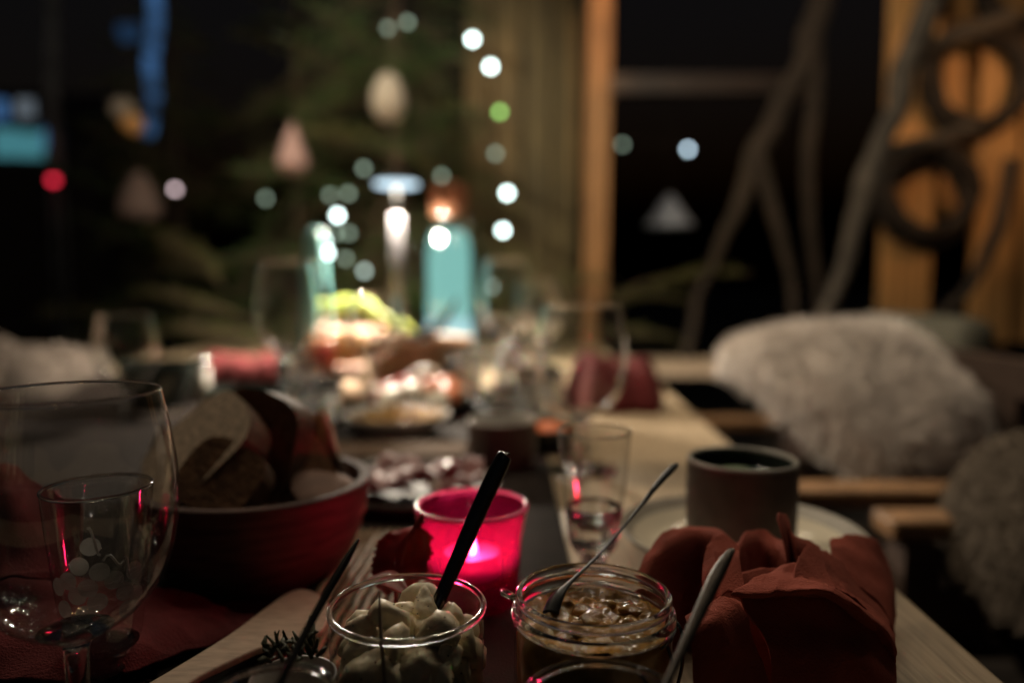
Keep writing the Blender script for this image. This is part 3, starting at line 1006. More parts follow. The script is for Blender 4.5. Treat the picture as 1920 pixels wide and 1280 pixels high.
bread(382, 856, 0.552, 0.086, 0.086, 0.024, (R(-46), R(18), R(-54)), M['crumb'], 'thick white bread slice with its pale cut face turned out', 1)
bread(482, 850, 0.575, 0.086, 0.086, 0.020, (R(-14), R(8), R(-26)), M['rye'], 'brown bread slice standing upright in the middle of the bowl', 2)
bread(418, 905, 0.520, 0.060, 0.050, 0.020, (R(-38), R(20), R(-20)), M['rye'], 'short crusty brown bread slice lying low in front of others', 3)
bread(540, 905, 0.560, 0.070, 0.060, 0.018, (R(-30), R(-14), R(30)), M['rye'], 'dark bread slice leaning under the seeded crispbread', 4)
bread(315, 900, 0.585, 0.075, 0.065, 0.022, (R(-15), R(30), R(-60)), M['crumb'], 'white bread slice seen through the rim of the wine glass', 5)
# seeded crispbread, curled
rows = []
for i in range(13):
    u = i / 12
    rows.append([P(545 + 62 * u + 40 * (v / 6), 800 - 30 * u * (1 - v / 6) * 1.2 + (v / 6) * 95, 0.585 + 0.02 * math.sin(u * 2.5) - 0.012 * (v / 6))
                 + Vector((noise.noise(Vector((u * 4, v * .7, 0))), noise.noise(Vector((u * 4, v * .7, 5))), noise.noise(Vector((u * 4, v * .7, 9))))) * 0.004 for v in range(7)])
cr = MB()
cr.grid(rows)
tag(solid(cr.build('crispbread', M['crisp']), 0.006), 'dark seeded curled crispbread standing at the edge of the bowl', 'bread')
fb_ = MB().lathe(spl([(0, 0.006), (0.018, 0.005), (0.028, 0.001), (0.029, -0.002), (0.02, -0.005), (0, -0.006)], 4), 40).build('bread_roll', M['flatbread'])
fb_.location = P(618, 922, 0.550)
fb_.rotation_euler = (R(14), R(24), 0)
tag(fb_, 'smooth flat bread roll tinted pink by the candle in the bowl', 'bread')

# ------------------------------------------------------------------ napkins
NP = MB()
def rp(*rows, **kw):
    return patch([[tuple(P(*c)) for c in r] for r in rows], **kw)
# back ruffle: wavy top edge falling steeply to the table
r1 = [(1193, 1078, .425), (1236, 1006, .455), (1300, 988, .470), (1345, 994, .462), (1384, 1022, .440), (1398, 996, .452), (1440, 1000, .462), (1474, 1016, .438), (1457, 972, .440), (1474, 966, .452), (1488, 1000, .436), (1535, 1024, .446)]
r2 = [(1200, 1105, .418), (1243, 1034, .440), (1302, 1010, .456), (1345, 1018, .448), (1380, 1046, .430), (1402, 1022, .440), (1440, 1028, .448), (1474, 1044, .428), (1470, 1010, .430), (1482, 1004, .438), (1496, 1028, .426), (1540, 1046, .436)]
r3 = [(x + 6, y + 62, d - .008) for x, y, d in r2]
r4 = [(x + 8, 1185 + 0.2 * (y - 1000), d - .016) for x, y, d in r2]
r5 = [(x + 10, 1290, d - .022) for x, y, d in r2]
NP.grid(rp(r1, r2, r3, r4, r5, kv=12, seed=1))
# second inner ruffle line
NP.grid(rp(
    [(1322, 1120, .385), (1318, 1060, .400), (1330, 1020, .420), (1352, 1003, .430), (1385, 1024, .420)],
    [(1335, 1140, .375), (1335, 1090, .388), (1345, 1060, .400), (1360, 1050, .405), (1390, 1062, .400)],
    [(1345, 1200, .365), (1350, 1150, .370), (1355, 1120, .375), (1370, 1110, .380), (1395, 1115, .380)], seed=2))
# lit ridge at the right
NP.grid(rp(
    [(1500, 1045, .405), (1518, 1024, .425), (1560, 1042, .440), (1600, 1078, .445), (1640, 1120, .440), (1668, 1165, .430)],
    [(1490, 1062, .392), (1522, 1058, .405), (1565, 1082, .410), (1605, 1115, .412), (1640, 1150, .410), (1672, 1182, .408)],
    [(1485, 1085, .380), (1525, 1090, .385), (1568, 1105, .385), (1610, 1130, .388), (1645, 1165, .390), (1676, 1200, .388)], seed=3))
# shadowed lobe behind the ridge
NP.grid(rp(
    [(1555, 1015, .475), (1600, 1002, .485), (1640, 1015, .490), (1668, 1060, .485), (1676, 1120, .470)],
    [(1560, 1040, .450), (1605, 1045, .460), (1645, 1065, .465), (1672, 1105, .460), (1678, 1155, .450)],
    [(1565, 1085, .425), (1610, 1105, .430), (1645, 1130, .430), (1668, 1165, .425), (1676, 1205, .420)], seed=4))
# front flap with its rolled edge
NP.grid(rp(
    [(1432, 1082, .392), (1468, 1062, .400), (1500, 1062, .402), (1545, 1090, .400), (1600, 1120, .400), (1655, 1162, .398), (1676, 1190, .392)],
    [(1408, 1090, .378), (1445, 1085, .382), (1490, 1085, .384), (1550, 1098, .382), (1605, 1132, .384), (1655, 1172, .382), (1678, 1205, .380)],
    [(1374, 1108, .364), (1430, 1112, .364), (1490, 1106, .364), (1545, 1104, .364), (1605, 1138, .366), (1655, 1180, .370), (1680, 1225, .370)],
    [(1378, 1116, .366), (1430, 1121, .369), (1490, 1116, .370), (1545, 1114, .370), (1603, 1150, .371), (1653, 1195, .374), (1678, 1250, .372)],
    [(1395, 1118, .374), (1440, 1121, .378), (1495, 1118, .380), (1548, 1120, .380), (1600, 1160, .380), (1648, 1210, .380), (1672, 1270, .376)], seed=5))
# shaded front below the flap
NP.grid(rp(
    [(1380, 1112, .372), (1440, 1120, .378), (1500, 1120, .379), (1555, 1125, .378), (1605, 1160, .377), (1650, 1205, .374), (1678, 1250, .370)],
    [(1400, 1150, .366), (1450, 1165, .368), (1510, 1175, .369), (1560, 1175, .368), (1605, 1195, .367), (1650, 1230, .366), (1680, 1275, .364)],
    [(1440, 1205, .358), (1480, 1235, .356), (1530, 1230, .356), (1570, 1225, .357), (1610, 1235, .357), (1650, 1260, .358), (1681, 1300, .358)],
    [(1450, 1290, .352), (1490, 1300, .350), (1540, 1300, .350), (1580, 1300, .351), (1615, 1300, .352), (1650, 1310, .354), (1681, 1350, .354)], seed=6))
# lower left flap
NP.grid(rp(
    [(1285, 1158, .362), (1312, 1142, .368), (1350, 1126, .374), (1376, 1124, .378), (1400, 1145, .372)],
    [(1290, 1172, .356), (1318, 1158, .358), (1352, 1146, .361), (1378, 1150, .363), (1405, 1180, .362)],
    [(1296, 1210, .350), (1320, 1190, .350), (1352, 1180, .352), (1385, 1200, .354), (1430, 1240, .354)],
    [(1300, 1300, .344), (1330, 1300, .344), (1362, 1300, .345), (1400, 1300, .346), (1450, 1310, .348)], seed=7))
# body that fills the shadowed middle, standing on the table
NP.grid(rp(
    [(1320, 1085, .418), (1370, 1078, .416), (1420, 1072, .414), (1500, 1070, .414), (1590, 1100, .418), (1668, 1185, .420)],
    [(1322, 1170, .398), (1370, 1160, .394), (1420, 1155, .392), (1500, 1155, .394), (1590, 1175, .402), (1672, 1235, .404)],
    [(1326, 1330, .376), (1370, 1330, .374), (1420, 1330, .372), (1500, 1330, .372), (1590, 1330, .374), (1676, 1340, .376)], seed=8))
nk = NP.build('napkin', M['napkin'])
solid(nk, 0.0009)
tag(nk, 'crumpled brick red napkin with a rolled front fold beside jars', 'napkin', 'red cloth napkins')

# napkin behind the large wine glass
NL = MB()
NL.grid(rp(
    [(-120, 930, .47), (-60, 900, .475), (-10, 874, .48), (18, 872, .478), (60, 902, .470), (110, 930, .462), (150, 945, .455)],
    [(-120, 985, .45), (-60, 960, .455), (-10, 930, .450), (18, 930, .445), (60, 960, .445), (105, 990, .445), (150, 1010, .44)],
    [(-120, 1065, .43), (-60, 1055, .425), (-10, 1040, .42), (18, 1040, .42), (60, 1050, .42), (100, 1060, .425), (135, 1070, .43)],
    [(-120, 1110, .42), (-60, 1100, .41), (-10, 1090, .405), (18, 1085, .405), (60, 1085, .41), (100, 1090, .42), (130, 1095, .43)], seed=11))
NL.grid(rp(
    [(-120, 1060, .455), (-40, 1050, .455), (40, 1062, .455), (140, 1085, .46), (240, 1100, .475), (300, 1105, .48), (370, 1118, .47), (440, 1150, .46), (560, 1165, .455)],
    [(-120, 1110, .42), (-40, 1100, .42), (40, 1108, .42), (140, 1120, .43), (240, 1130, .445), (300, 1128, .45), (370, 1150, .445), (440, 1170, .44), (540, 1180, .442)],
    [(-120, 1200, .38), (-40, 1190, .38), (40, 1190, .385), (140, 1200, .39), (240, 1200, .40), (300, 1190, .415), (370, 1185, .425), (430, 1185, .43), (500, 1190, .438)],
    [(-120, 1290, .36), (-40, 1280, .36), (40, 1280, .362), (140, 1280, .37), (240, 1260, .385), (300, 1240, .40), (360, 1220, .412), (420, 1200, .425), (470, 1198, .432)], seed=12))
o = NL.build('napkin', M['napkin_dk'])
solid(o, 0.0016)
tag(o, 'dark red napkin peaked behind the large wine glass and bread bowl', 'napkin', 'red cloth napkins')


def puffy_napkin(px, d, rx, ry, h, rz, mat, label, seed):
    m = MB()
    rows = []
    for i in range(17):
        v = i / 16
        row = []
        for j in range(73):
            a = 2 * PI * j / 72
            ruff = 1 + 0.13 * math.sin(5 * a + seed) + 0.07 * math.sin(11 * a + 2 * seed) * v
            rr = (0.08 + 0.92 * v ** 0.75) * ruff
            z = h * (1 - v ** 3.2) * (1 + 0.22 * noise.noise(Vector((math.cos(a) * 1.6 * v + seed, math.sin(a) * 1.6 * v, 0)))) + 0.012 * math.sin(7 * a + seed) * v * (1 - v) * 2
            row.append(Vector((rx * rr * math.cos(a), ry * rr * math.sin(a), max(z, 0.0) + 0.002)))
        rows.append(row)
    m.grid(rows)
    o = m.build('napkin', mat)
    solid(o, 0.002)
    o.location = (P(px, 720, d).x, d, TZ)
    o.rotation_euler = (0, 0, rz)
    return tag(o, label, 'napkin', 'red cloth napkins')


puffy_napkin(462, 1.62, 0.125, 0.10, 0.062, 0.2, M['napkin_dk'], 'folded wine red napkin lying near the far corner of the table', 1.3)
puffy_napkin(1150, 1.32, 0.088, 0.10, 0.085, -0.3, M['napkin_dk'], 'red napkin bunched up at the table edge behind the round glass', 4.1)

# ------------------------------------------------------------------ mug on its plate
mx, md = P(1391, 860, 0.575).x, 0.575
pl = thing('plate', (mx, md, TZ + 0.0005), 'cream glazed deep rimmed plate under the brown mug', 'plate')
MB().lathe(spl([(0, 0), (0.058, 0), (0.066, 0.003), (0.080, 0.013), (0.0935, 0.0225), (0.0955, 0.0245)], 5), 96).build('underside', M['ceramic_dk'], pl)
MB().lathe(spl([(0.0955, 0.0245), (0.0945, 0.026), (0.092, 0.0245), (0.084, 0.018)], 4), 96).build('rim', M['cream_dull'], pl)
MB().lathe(spl([(0.084, 0.018), (0.075, 0.0115), (0.066, 0.0075), (0.04, 0.006), (0, 0.006)], 5), 96).build('well', M['cream'], pl)
mg = thing('mug', (mx, md, TZ + 0.0070), 'brown stoneware mug of dark tea standing on the cream plate', 'mug')
MB().lathe(spl([(0, 0), (0.036, 0), (0.0395, 0.002), (0.0415, 0.010), (0.0425, 0.040), (0.0425, 0.0735)], 5), 80).build('body', M['ceramic_dk'], mg)
MB().lathe(spl([(0.0425, 0.0735), (0.0422, 0.0752), (0.0408, 0.0762), (0.0392, 0.0752), (0.0388, 0.073)], 4), 80).build('rim', M['ceramic_rim'], mg)
MB().lathe(spl([(0.0388, 0.073), (0.0385, 0.05), (0.038, 0.02), (0.03, 0.006), (0, 0.005)], 5), 80).build('inside', M['glaze_dk'], mg)
o = MB().lathe([(0, 0.0605), (0.0383, 0.0605), (0.0385, 0.0612)], 64).build('tea', M['tea'])
o.location = mg.location
tag(o, 'dark tea filling the brown stoneware mug', 'drink')

rows = []
for i in range(9):
    v = i / 8
    wl_ = 0.007 * math.sin(v * PI) + 0.0006
    rows.append([Vector((-0.014 + 0.028 * v, u * wl_ + 0.004 * math.sin(v * 3), 0.0012 * abs(u) + 0.002 * v)) for u in (-1, -.5, 0, .5, 1)])
m = MB()
m.grid(rows)
o = solid(m.build('mint_leaf', pbr('mint', (0.06, 0.12, 0.03), 0.5)), 0.0005)
o.location = mg.location + Vector((-0.004, 0.008, 0.0618))
tag(o, 'small green leaf floating on the dark tea in the mug', 'leaf')

# ------------------------------------------------------------------ middle of the table
def dish(name, px, d, r, h, mat, label, cat='dish', group=None):
    o = MB().lathe(spl([(0, 0), (r * 0.55, 0), (r * 0.64, h * 0.06), (r * 0.92, h * 0.7), (r, h), (r * 0.985, h * 1.06), (r * 0.94, h * 0.92), (r * 0.66, h * 0.22), (0, h * 0.16)], 4), 64).build(name, mat)
    o.location = (P(px, 800, d).x, d, TZ + 0.0005)
    return tag(o, label, cat, group)


def blob(name, mat, s, sq, seed, k_=2):
    bm = bmesh.new()
    bmesh.ops.create_icosphere(bm, subdivisions=k_, radius=1)
    m = MB()
    for v in bm.verts:
        v.co = Vector((v.co.x * s * sq[0], v.co.y * s * sq[1], v.co.z * s * sq[2])) * (1 + 0.2 * noise.noise(v.co * 1.6 + Vector((seed, 0, 0))))
    m.add([v.co for v in bm.verts], [[v.index for v in f.verts] for f in bm.faces])
    bm.free()
    return m.build(name, mat)


nd = dish('nut_dish', 745, 1.055, 0.076, 0.032, M['white'], 'small pale dish full of roasted nuts')
nm = [blob('nut', M['nut'], 0.0085, (1.3, 0.7, 0.6), i) for i in range(3)]
rnd = random.Random(11)
for i in range(42):
    o = nm[i] if i < 3 else nm[i % 3].copy()
    if i >= 3: C.objects.link(o)
    a, r = i * 2.4, 0.062 * math.sqrt((i % 30 + 0.5) / 30)
    o.location = nd.location + Vector((r * math.cos(a), r * math.sin(a), 0.021 + 0.12 * r * (r / 0.07) + (0.013 if i >= 30 else 0.004)))
    o.rotation_euler = (rnd.uniform(-.4, .4), rnd.uniform(-.4, .4), rnd.uniform(0, 6))
    tag(o, 'roasted golden nut in the small pale dish', 'nut', 'nuts in the pale dish')

sd = dish('salad_plate', 795, 1.255, 0.105, 0.026, M['glaze_dk'], 'dark plate of tomato, cheese and salmon pieces', 'plate')
rnd = random.Random(4)
sal = [('tomato_piece', M['tomato'], 'red tomato piece on the dark salad plate', 'tomato', 'tomato pieces on the salad plate'),
       ('cheese_piece', M['mozz'], 'white cheese piece on the dark salad plate', 'cheese', 'cheese pieces on the salad plate'),
       ('salmon_piece', M['salmon'], 'orange salmon piece on the dark salad plate', 'salmon', 'salmon pieces on the salad plate')]
protos = [blob(n_, m_, 0.025, (1.2, 0.9, 0.62), 2 + i) for i, (n_, m_, *_r) in enumerate(sal)]
used = [False] * 3
spots = [(-0.062, -0.03, 0), (-0.04, -0.045, 0), (-0.058, 0.005, 0), (-0.03, -0.01, 0), (-0.075, -0.01, 1), (-0.045, 0.03, 1), (-0.01, -0.05, 1), (0.0, 0.0, 1), (0.02, -0.04, 2), (0.045, -0.045, 2),
         (0.035, -0.01, 2), (0.06, -0.02, 1), (0.065, 0.015, 2), (0.01, 0.045, 1), (0.04, 0.035, 1), (-0.015, 0.035, 0), (-0.05, -0.06, 1), (0.03, -0.065, 1)]
for x, y, q in spots:
    o = protos[q] if not used[q] else protos[q].copy()
    if used[q]: C.objects.link(o)
    used[q] = True
    o.location = sd.location + Vector((x, y, 0.026 + 0.034 * max(0, 1 - math.hypot(x, y) / 0.075) + 0.006 * rnd.random()))
    o.rotation_euler = (rnd.uniform(-.5, .5), rnd.uniform(-.5, .5), rnd.uniform(0, 6))
    tag(o, sal[q][2], sal[q][3], sal[q][4])
stick('serving_spoon', [P(828, 690, 1.34), P(860, 720, 1.27), P(900, 760, 1.19), P(940, 795, 1.12)], [0.004, 0.004, 0.0045, 0.006], M['black'], 'long black serving spoon leaning across the dark salad plate', 'spoon', 0.6)

# brown cup, board, spoon and cold cuts nearer
cu = thing('cup', (P(942, 800, 0.88).x, 0.88, TZ + 0.0005), 'low brown stoneware cup behind the thick dark spoon', 'cup')
MB().lathe(spl([(0, 0), (0.034, 0), (0.038, 0.003), (0.041, 0.02), (0.042, 0.055)], 4), 56).build('body', M['ceramic_dk'], cu)
MB().lathe(spl([(0.042, 0.055), (0.0412, 0.0568), (0.0395, 0.055), (0.038, 0.02), (0.03, 0.006), (0, 0.005)], 4), 56).build('inside', M['ceramic_rim'], cu)
M['board'] = pbr('dull brown board', (0.12, 0.08, 0.055), 0.9, spec=0.1, noise_s=20, amt=0.3, stretch=(1, 9, 1))
bo = MB().box((0, 0, 0), (0.18, 0.085, 0.014)).build('serving_board', M['board'], smooth=False)
bo.location = (P(772, 850, 0.90).x - 0.022, 0.905, TZ + 0.0092)
bo.rotation_euler = (0, 0, 0.03)
bev(bo, 0.004)
tag(bo, 'narrow wooden serving board before the dish of nuts', 'board')
stick('spoon', [T(655, 872, TZ + 0.021), T(700, 866, TZ + 0.021), T(728, 862, TZ + 0.022), T(745, 859, TZ + 0.021)], [0.003, 0.003, 0.010, 0.007], M['steel'], 'shiny steel spoon lying on the narrow wooden board', 'spoon', 0.45)
cp = dish('cold_cut_plate', 775, 0.745, 0.088, 0.016, M['ceramic_dk'], 'brown plate of pink ham slices behind the votive', 'plate')
rnd = random.Random(8)
hp = None
for i, (x, y) in enumerate(((-0.05, -0.01), (-0.02, 0.02), (0.01, -0.02), (0.035, 0.02), (-0.03, -0.04), (0.05, -0.01))):
    if hp is None:
        rows = []
        for a_ in range(11):
            rows.append([Vector((0.032 * (a_ / 10 - .5) * 2, 0.022 * (b_ / 8 - .5) * 2, 0.005 * math.sin(a_ * 1.1) + 0.003 * math.sin(b_ * 1.7 + a_ * .4))) for b_ in range(9)])
        m = MB()
        m.grid(rows)
        hp = o = solid(m.build('ham_slice', M['ham']), 0.002)
    else:
        o = hp.copy()
        C.objects.link(o)
    o.location = cp.location + Vector((x, y, 0.022 + 0.004 * (i % 3)))
    o.rotation_euler = (rnd.uniform(-.25, .25), rnd.uniform(-.25, .25), rnd.uniform(0, 6))
    tag(o, 'folded pink ham slice on the brown plate', 'ham', 'ham slices on the brown plate')
o = blob('beet_slice', M['beet'], 0.018, (0.8, 1.2, 0.5), 3)
o.location = P(842, 880, 0.74)
tag(o, 'dark red beet piece at the edge of the ham plate', 'beet')
stick('cheese_stick', [P(800, 895, 0.72), P(822, 918, 0.70)], [0.005, 0.005], M['mozz'], 'pale cheese stick lying across the ham plate', 'cheese', 1.0, 8)

# wooden serving bowl with dark leaf
wb = MB().lathe(spl([(0, 0), (0.075, 0), (0.082, 0.003), (0.098, 0.04), (0.108, 0.105), (0.106, 0.109), (0.100, 0.105), (0.090, 0.05), (0.07, 0.02), (0, 0.016)], 5), 72).build('serving_bowl', M['wood_mid'])
wb.location = (P(785, 700, 1.47).x, 1.47, TZ + 0.0005)
tag(wb, 'deep brown wooden serving bowl below the table lamp', 'bowl')
for (pa, pb, wl, lab) in (((760, 625, 1.45), (858, 556, 1.47), 0.028, 'dark pointed leaf rising out of the wooden serving bowl'),
                          ((800, 640, 1.42), (700, 610, 1.46), 0.024, 'dark curled leaf lying over the rim of the serving bowl')):
    a, b = P(*pa), P(*pb)
    rows = []
    for i in range(13):
        v = i / 12
        c = a.lerp(b, v) + Vector((0, 0, -0.02 * math.sin(v * PI)))
        wl_ = wl * math.sin(max(0.03, 1 - v) ** 0.7 * PI * 0.86) + 0.001
        rows.append([c + Vector((-0.2 * u * wl_, u * wl_ * 0.8, -abs(u) * wl_ * 0.8 + 0.0)) for u in (-1, -.5, 0, .5, 1)])
    m = MB()
    m.grid(rows)
    tag(solid(m.build('dark_leaf', M['leaf_dk']), 0.001), lab, 'leaf')

# fruit stand
fs = thing('fruit_stand', (P(668, 640, 1.66).x, 1.66, TZ + 0.0005), 'peach coloured footed fruit bowl under the lamp', 'bowl')
MB().lathe(spl([(0, 0), (0.05, 0), (0.052, 0.004), (0.02, 0.012), (0.014, 0.03), (0.02, 0.05), (0.06, 0.062), (0.095, 0.085), (0.112, 0.112), (0.109, 0.113), (0.09, 0.09), (0.05, 0.070), (0, 0.064)], 5), 64).build('stand', M['peach'], fs)
fz = fs.location


def banana(a0, a1, rad, loc, tilt, label):
    pts, rr = [], []
    for i in range(15):
        v = i / 14
        a = a0 + (a1 - a0) * v
        pts.append((rad * math.cos(a), 0.01 * math.sin(v * 3), rad * math.sin(a)))
        rr.append(0.018 * (math.sin(min(max(v, 0.03), 0.97) * PI) ** 0.45))
    o = MB().tube(pts, rr, 12).build('banana', M['banana'])
    o.location = loc
    o.rotation_euler = tilt
    return tag(o, label, 'banana', 'bananas on the fruit bowl')


banana(R(20), R(165), 0.085, fz + Vector((-0.005, -0.03, 0.090)), (R(-8), 0, R(6)), 'arched yellow green banana on top of the footed fruit bowl')
banana(R(10), R(110), 0.10, fz + Vector((0.045, -0.045, 0.05)), (R(10), R(18), R(-10)), 'lower yellow green banana hanging over the bowl edge')


def apple(px, py, d, r, mat, label, cat):
    prof = spl([(0, r * 0.72), (r * 0.22, r * 0.86), (r * 0.6, r * 0.86), (r * 0.95, r * 0.35), (r, 0), (r * 0.85, -r * 0.55), (r * 0.5, -r * 0.9), (r * 0.15, -r * 0.86), (0, -r * 0.78)], 4)
    t = thing('apple' if cat == 'apple' else 'nectarine', P(px, py, d), label, cat)
    MB().lathe(prof, 32).build('flesh', mat, t)
    MB().tube([(0, 0, r * 0.7), (0.002, 0, r * 1.15)], 0.0015, 6).build('stem', M['trunk'], t)
    return t


apple(608, 662, 1.42, 0.033, M['apple'], 'red apple beside the fruit bowl lit by the lamp', 'apple')
apple(648, 650, 1.44, 0.036, M['apple_y'], 'orange yellow nectarine next to the red apple', 'nectarine')
apple(598, 598, 1.66, 0.032, M['apple'], 'deep red apple seen through the tall wine glass', 'apple')
rb = MB().lathe(spl([(0, 0), (0.085, 0), (0.09, 0.004), (0.09, 0.05), (0.085, 0.055), (0, 0.055)], 3), 56).build('cake_stand', M['peach'])
rb.location = (P(612, 700, 1.47).x, 1.455, TZ + 0.0005)
rb.scale = (0.9, 0.7, 1.0)
tag(rb, 'round peach coloured cake stand carrying fruit and bread', 'stand')
ro = MB().lathe(spl([(0, 0.04), (0.03, 0.037), (0.055, 0.022), (0.058, 0.008), (0.05, 0.0), (0, 0.0)], 4), 40).build('bread_roll', M['roll'])
ro.location = (P(650, 715, 1.36).x, 1.36, TZ + 0.001)
ro.scale = (1.15, 0.8, 1.0)
tag(ro, 'pale bread roll on the table brightly lit under the lamp', 'bread')

# more dishes and glasses crowding the middle
flat_cloth(-0.36, 0.06, 1.225, 1.56, 'table_runner', 'dark brown cloth strip added to darken the table under the salad plate', 'table runner')
wine_glass(705, 1.22, scale_prof(BALLOON, 0.86, 0.80), 0.0012, 0.0965, 'short stemmed wine glass before the wooden serving bowl', 'stemmed wine glasses')
wine_glass(240, 1.16, scale_prof(WINE, 1.0, 1.0), 0.0012, 0.058, 'empty wine glass in the dark before the added dark mat', 'stemmed wine glasses')
wine_glass(1010, 1.62, scale_prof(BALLOON, 0.9, 0.9), 0.0012, 0.110, 'wine glass on the bright wood behind the cut tumblers', 'stemmed wine glasses')
tumbler(870, 1.34, 0.038, 0.095, 'cut glass tumbler tucked beside the salad plate')
tumbler(1010, 1.12, 0.037, 0.090, 'cut glass tumbler between brown cup and round wine glass')
tumbler(560, 1.26, 0.037, 0.090, 'cut glass tumbler in front of the red apple')
for px, d, r, h, lab in ((300, 1.30, 0.065, 0.075, 'round dark stoneware pot in the dim part of the table'), (470, 1.22, 0.07, 0.045, 'low dark stoneware bowl behind the bread slices'), (1015, 0.98, 0.055, 0.03, 'small dark stoneware dish beside the brown cup'), (660, 1.16, 0.055, 0.02, 'tiny dark saucer next to the nuts')):
    dish('stoneware_dish', px, d, r, h, M['glaze_dk'], lab)
gm = None
rnd = random.Random(9)
g0 = P(990, 740, 1.12)
for i in range(9):
    if gm is None:
        gm = o = blob('salmon_piece', M['salmon'], 0.014, (1.2, 0.9, 0.5), 6)
    else:
        o = gm.copy()
        C.objects.link(o)
    a = i * 2.4
    o.location = (P(1015, 800, 0.98).x + 0.032 * math.sqrt(i / 9) * math.cos(a), 0.98 + 0.032 * math.sqrt(i / 9) * math.sin(a), TZ + 0.022 + 0.004 * (i % 2))
    tag(o, 'orange salmon piece in the small dark dish beside the brown cup', 'salmon', 'salmon pieces in the small dark dish')
stick('fork', [T(905, 838, TZ + 0.004), T(940, 850, TZ + 0.005), T(985, 858, TZ + 0.006), T(1010, 862, TZ + 0.004)], [0.003, 0.0025, 0.006, 0.009], M['steel'], 'shiny steel fork lying beside the brown cup', 'fork', 0.35)
stick('knife', [T(1085, 900, TZ + 0.004), T(1030, 800, TZ + 0.005), T(1010, 760, TZ + 0.004)], [0.006, 0.004, 0.004], M['steel'], 'steel table knife lying behind the small schnapps glass', 'knife', 0.3)
stick('spoon', [T(560, 800, TZ + 0.004), T(600, 780, TZ + 0.005), T(630, 768, TZ + 0.006), T(648, 762, TZ + 0.004)], [0.003, 0.003, 0.011, 0.008], M['steel'], 'shiny steel spoon lying next to the short cut tumbler', 'spoon', 0.4)

# salt shaker
ss = thing('salt_shaker', (P(377, 740, 1.34).x, 1.34, TZ + 0.0005), 'slim glass salt shaker with bright metal cap near far napkin', 'shaker')
MB().lathe([(0, 0), (0.016, 0), (0.017, 0.003), (0.0165, 0.066), (0, 0.066)], 32).build('glass_body', M['cream_dull'], ss)
MB().lathe(spl([(0.0168, 0.066), (0.0175, 0.074), (0.015, 0.082), (0.006, 0.086), (0, 0.0865)], 3), 32).build('cap', M['steel'], ss)

# teal taper in a holder
ct = thing('taper_candle', (P(574, 560, 1.52).x, 1.60, TZ + 0.0005), 'unlit tapered teal candle behind the tall wine glass', 'candle')
MB().lathe(spl([(0, 0), (0.04, 0), (0.042, 0.004), (0.025, 0.012), (0.022, 0.05), (0.032, 0.058), (0.03, 0.064), (0, 0.064)], 4), 40).build('holder', M['white'], ct)
MB().lathe(spl([(0.0345, 0.064), (0.033, 0.12), (0.028, 0.20), (0.023, 0.27), (0.019, 0.325), (0.008, 0.336), (0, 0.338)], 4), 40).build('taper', M['teal_wax'], ct)
MB().tube([(0, 0, 0.335), (0.001, 0, 0.345)], 0.0012, 6).build('wick', M['wick'], ct)

# cordless table lamp
LX, LY = P(745, 500, 1.74).x, 1.74
lamp = thing('table_lamp', (LX, LY, TZ + 0.0005), 'slender lit table lamp with a flat disc head and silver stem', 'lamp')
LH = P(745, 345, 1.74).z - TZ
MB().lathe([(0, 0), (0.05, 0), (0.052, 0.003), (0.05, 0.010), (0.012, 0.013), (0, 0.013)], 48).build('base', M['black'], lamp)
MB().lathe([(0, 0.013), (0.0145, 0.013), (0.0145, LH - 0.074), (0.0135, LH - 0.072), (0.0, LH - 0.072)], 32).build('stem', M['lampmetal'], lamp)
MB().lathe([(0, LH - 0.072), (0.005, LH - 0.072), (0.005, LH + 0.004), (0, LH + 0.004)], 24).build('neck', M['matte_black'], lamp)
MB().lathe([(0.008, LH + 0.004), (0.051, LH + 0.002), (0.052, LH + 0.006), (0.047, LH + 0.014), (0, LH + 0.018)], 48).build('head', M['black'], lamp)
MB().lathe([(0.050, LH + 0.0015), (0.050, LH - 0.004), (0.047, LH - 0.005), (0.0085, LH - 0.005), (0.0085, LH + 0.0015)], 48).build('diffuser', M['led_face'], lamp)
lamp_light('lamp_light', 'AREA', (0, 0, LH - 0.008), 32, (1.0, 0.87, 0.70), lamp, 0.09).data.spread = R(168)

# corked bottle; glowing fillings stand in for its lit aqua contents
bt = thing('bottle', (P(842, 500, 1.92).x, 1.92, TZ + 0.0005), 'stout clear bottle with bark cork and an aqua glow inside', 'bottle')
BT = P(840, 352, 1.92).z - TZ
MB().lathe(spl([(0, 0.0), (0.072, 0.0), (0.080, 0.006), (0.082, 0.05), (0.082, 0.28), (0.078, 0.325), (0.060, 0.365), (0.047, 0.385), (0.046, 0.405), (0.050, 0.41)], 5), 64).build('glass_body', M['thin_teal'], bt)
MB().lathe(spl([(0, 0.385), (0.041, 0.387), (0.045, 0.41), (0.050, 0.44), (0.049, BT), (0.035, BT + 0.012), (0, BT + 0.014)], 4), 32).build('cork', M['cork'], bt)
MB().lathe(spl([(0, 0.13), (0.054, 0.132), (0.055, 0.20), (0.056, 0.27), (0.053, 0.315), (0.044, 0.348), (0.02, 0.356), (0, 0.353)], 4), 40).build('aqua_filling', M['aqua_fill_glow'], bt)
MB().lathe(spl([(0, 0.012), (0.060, 0.014), (0.061, 0.06), (0.056, 0.128), (0, 0.129)], 3), 40).build('pale_filling', M['pale_fill_glow'], bt)

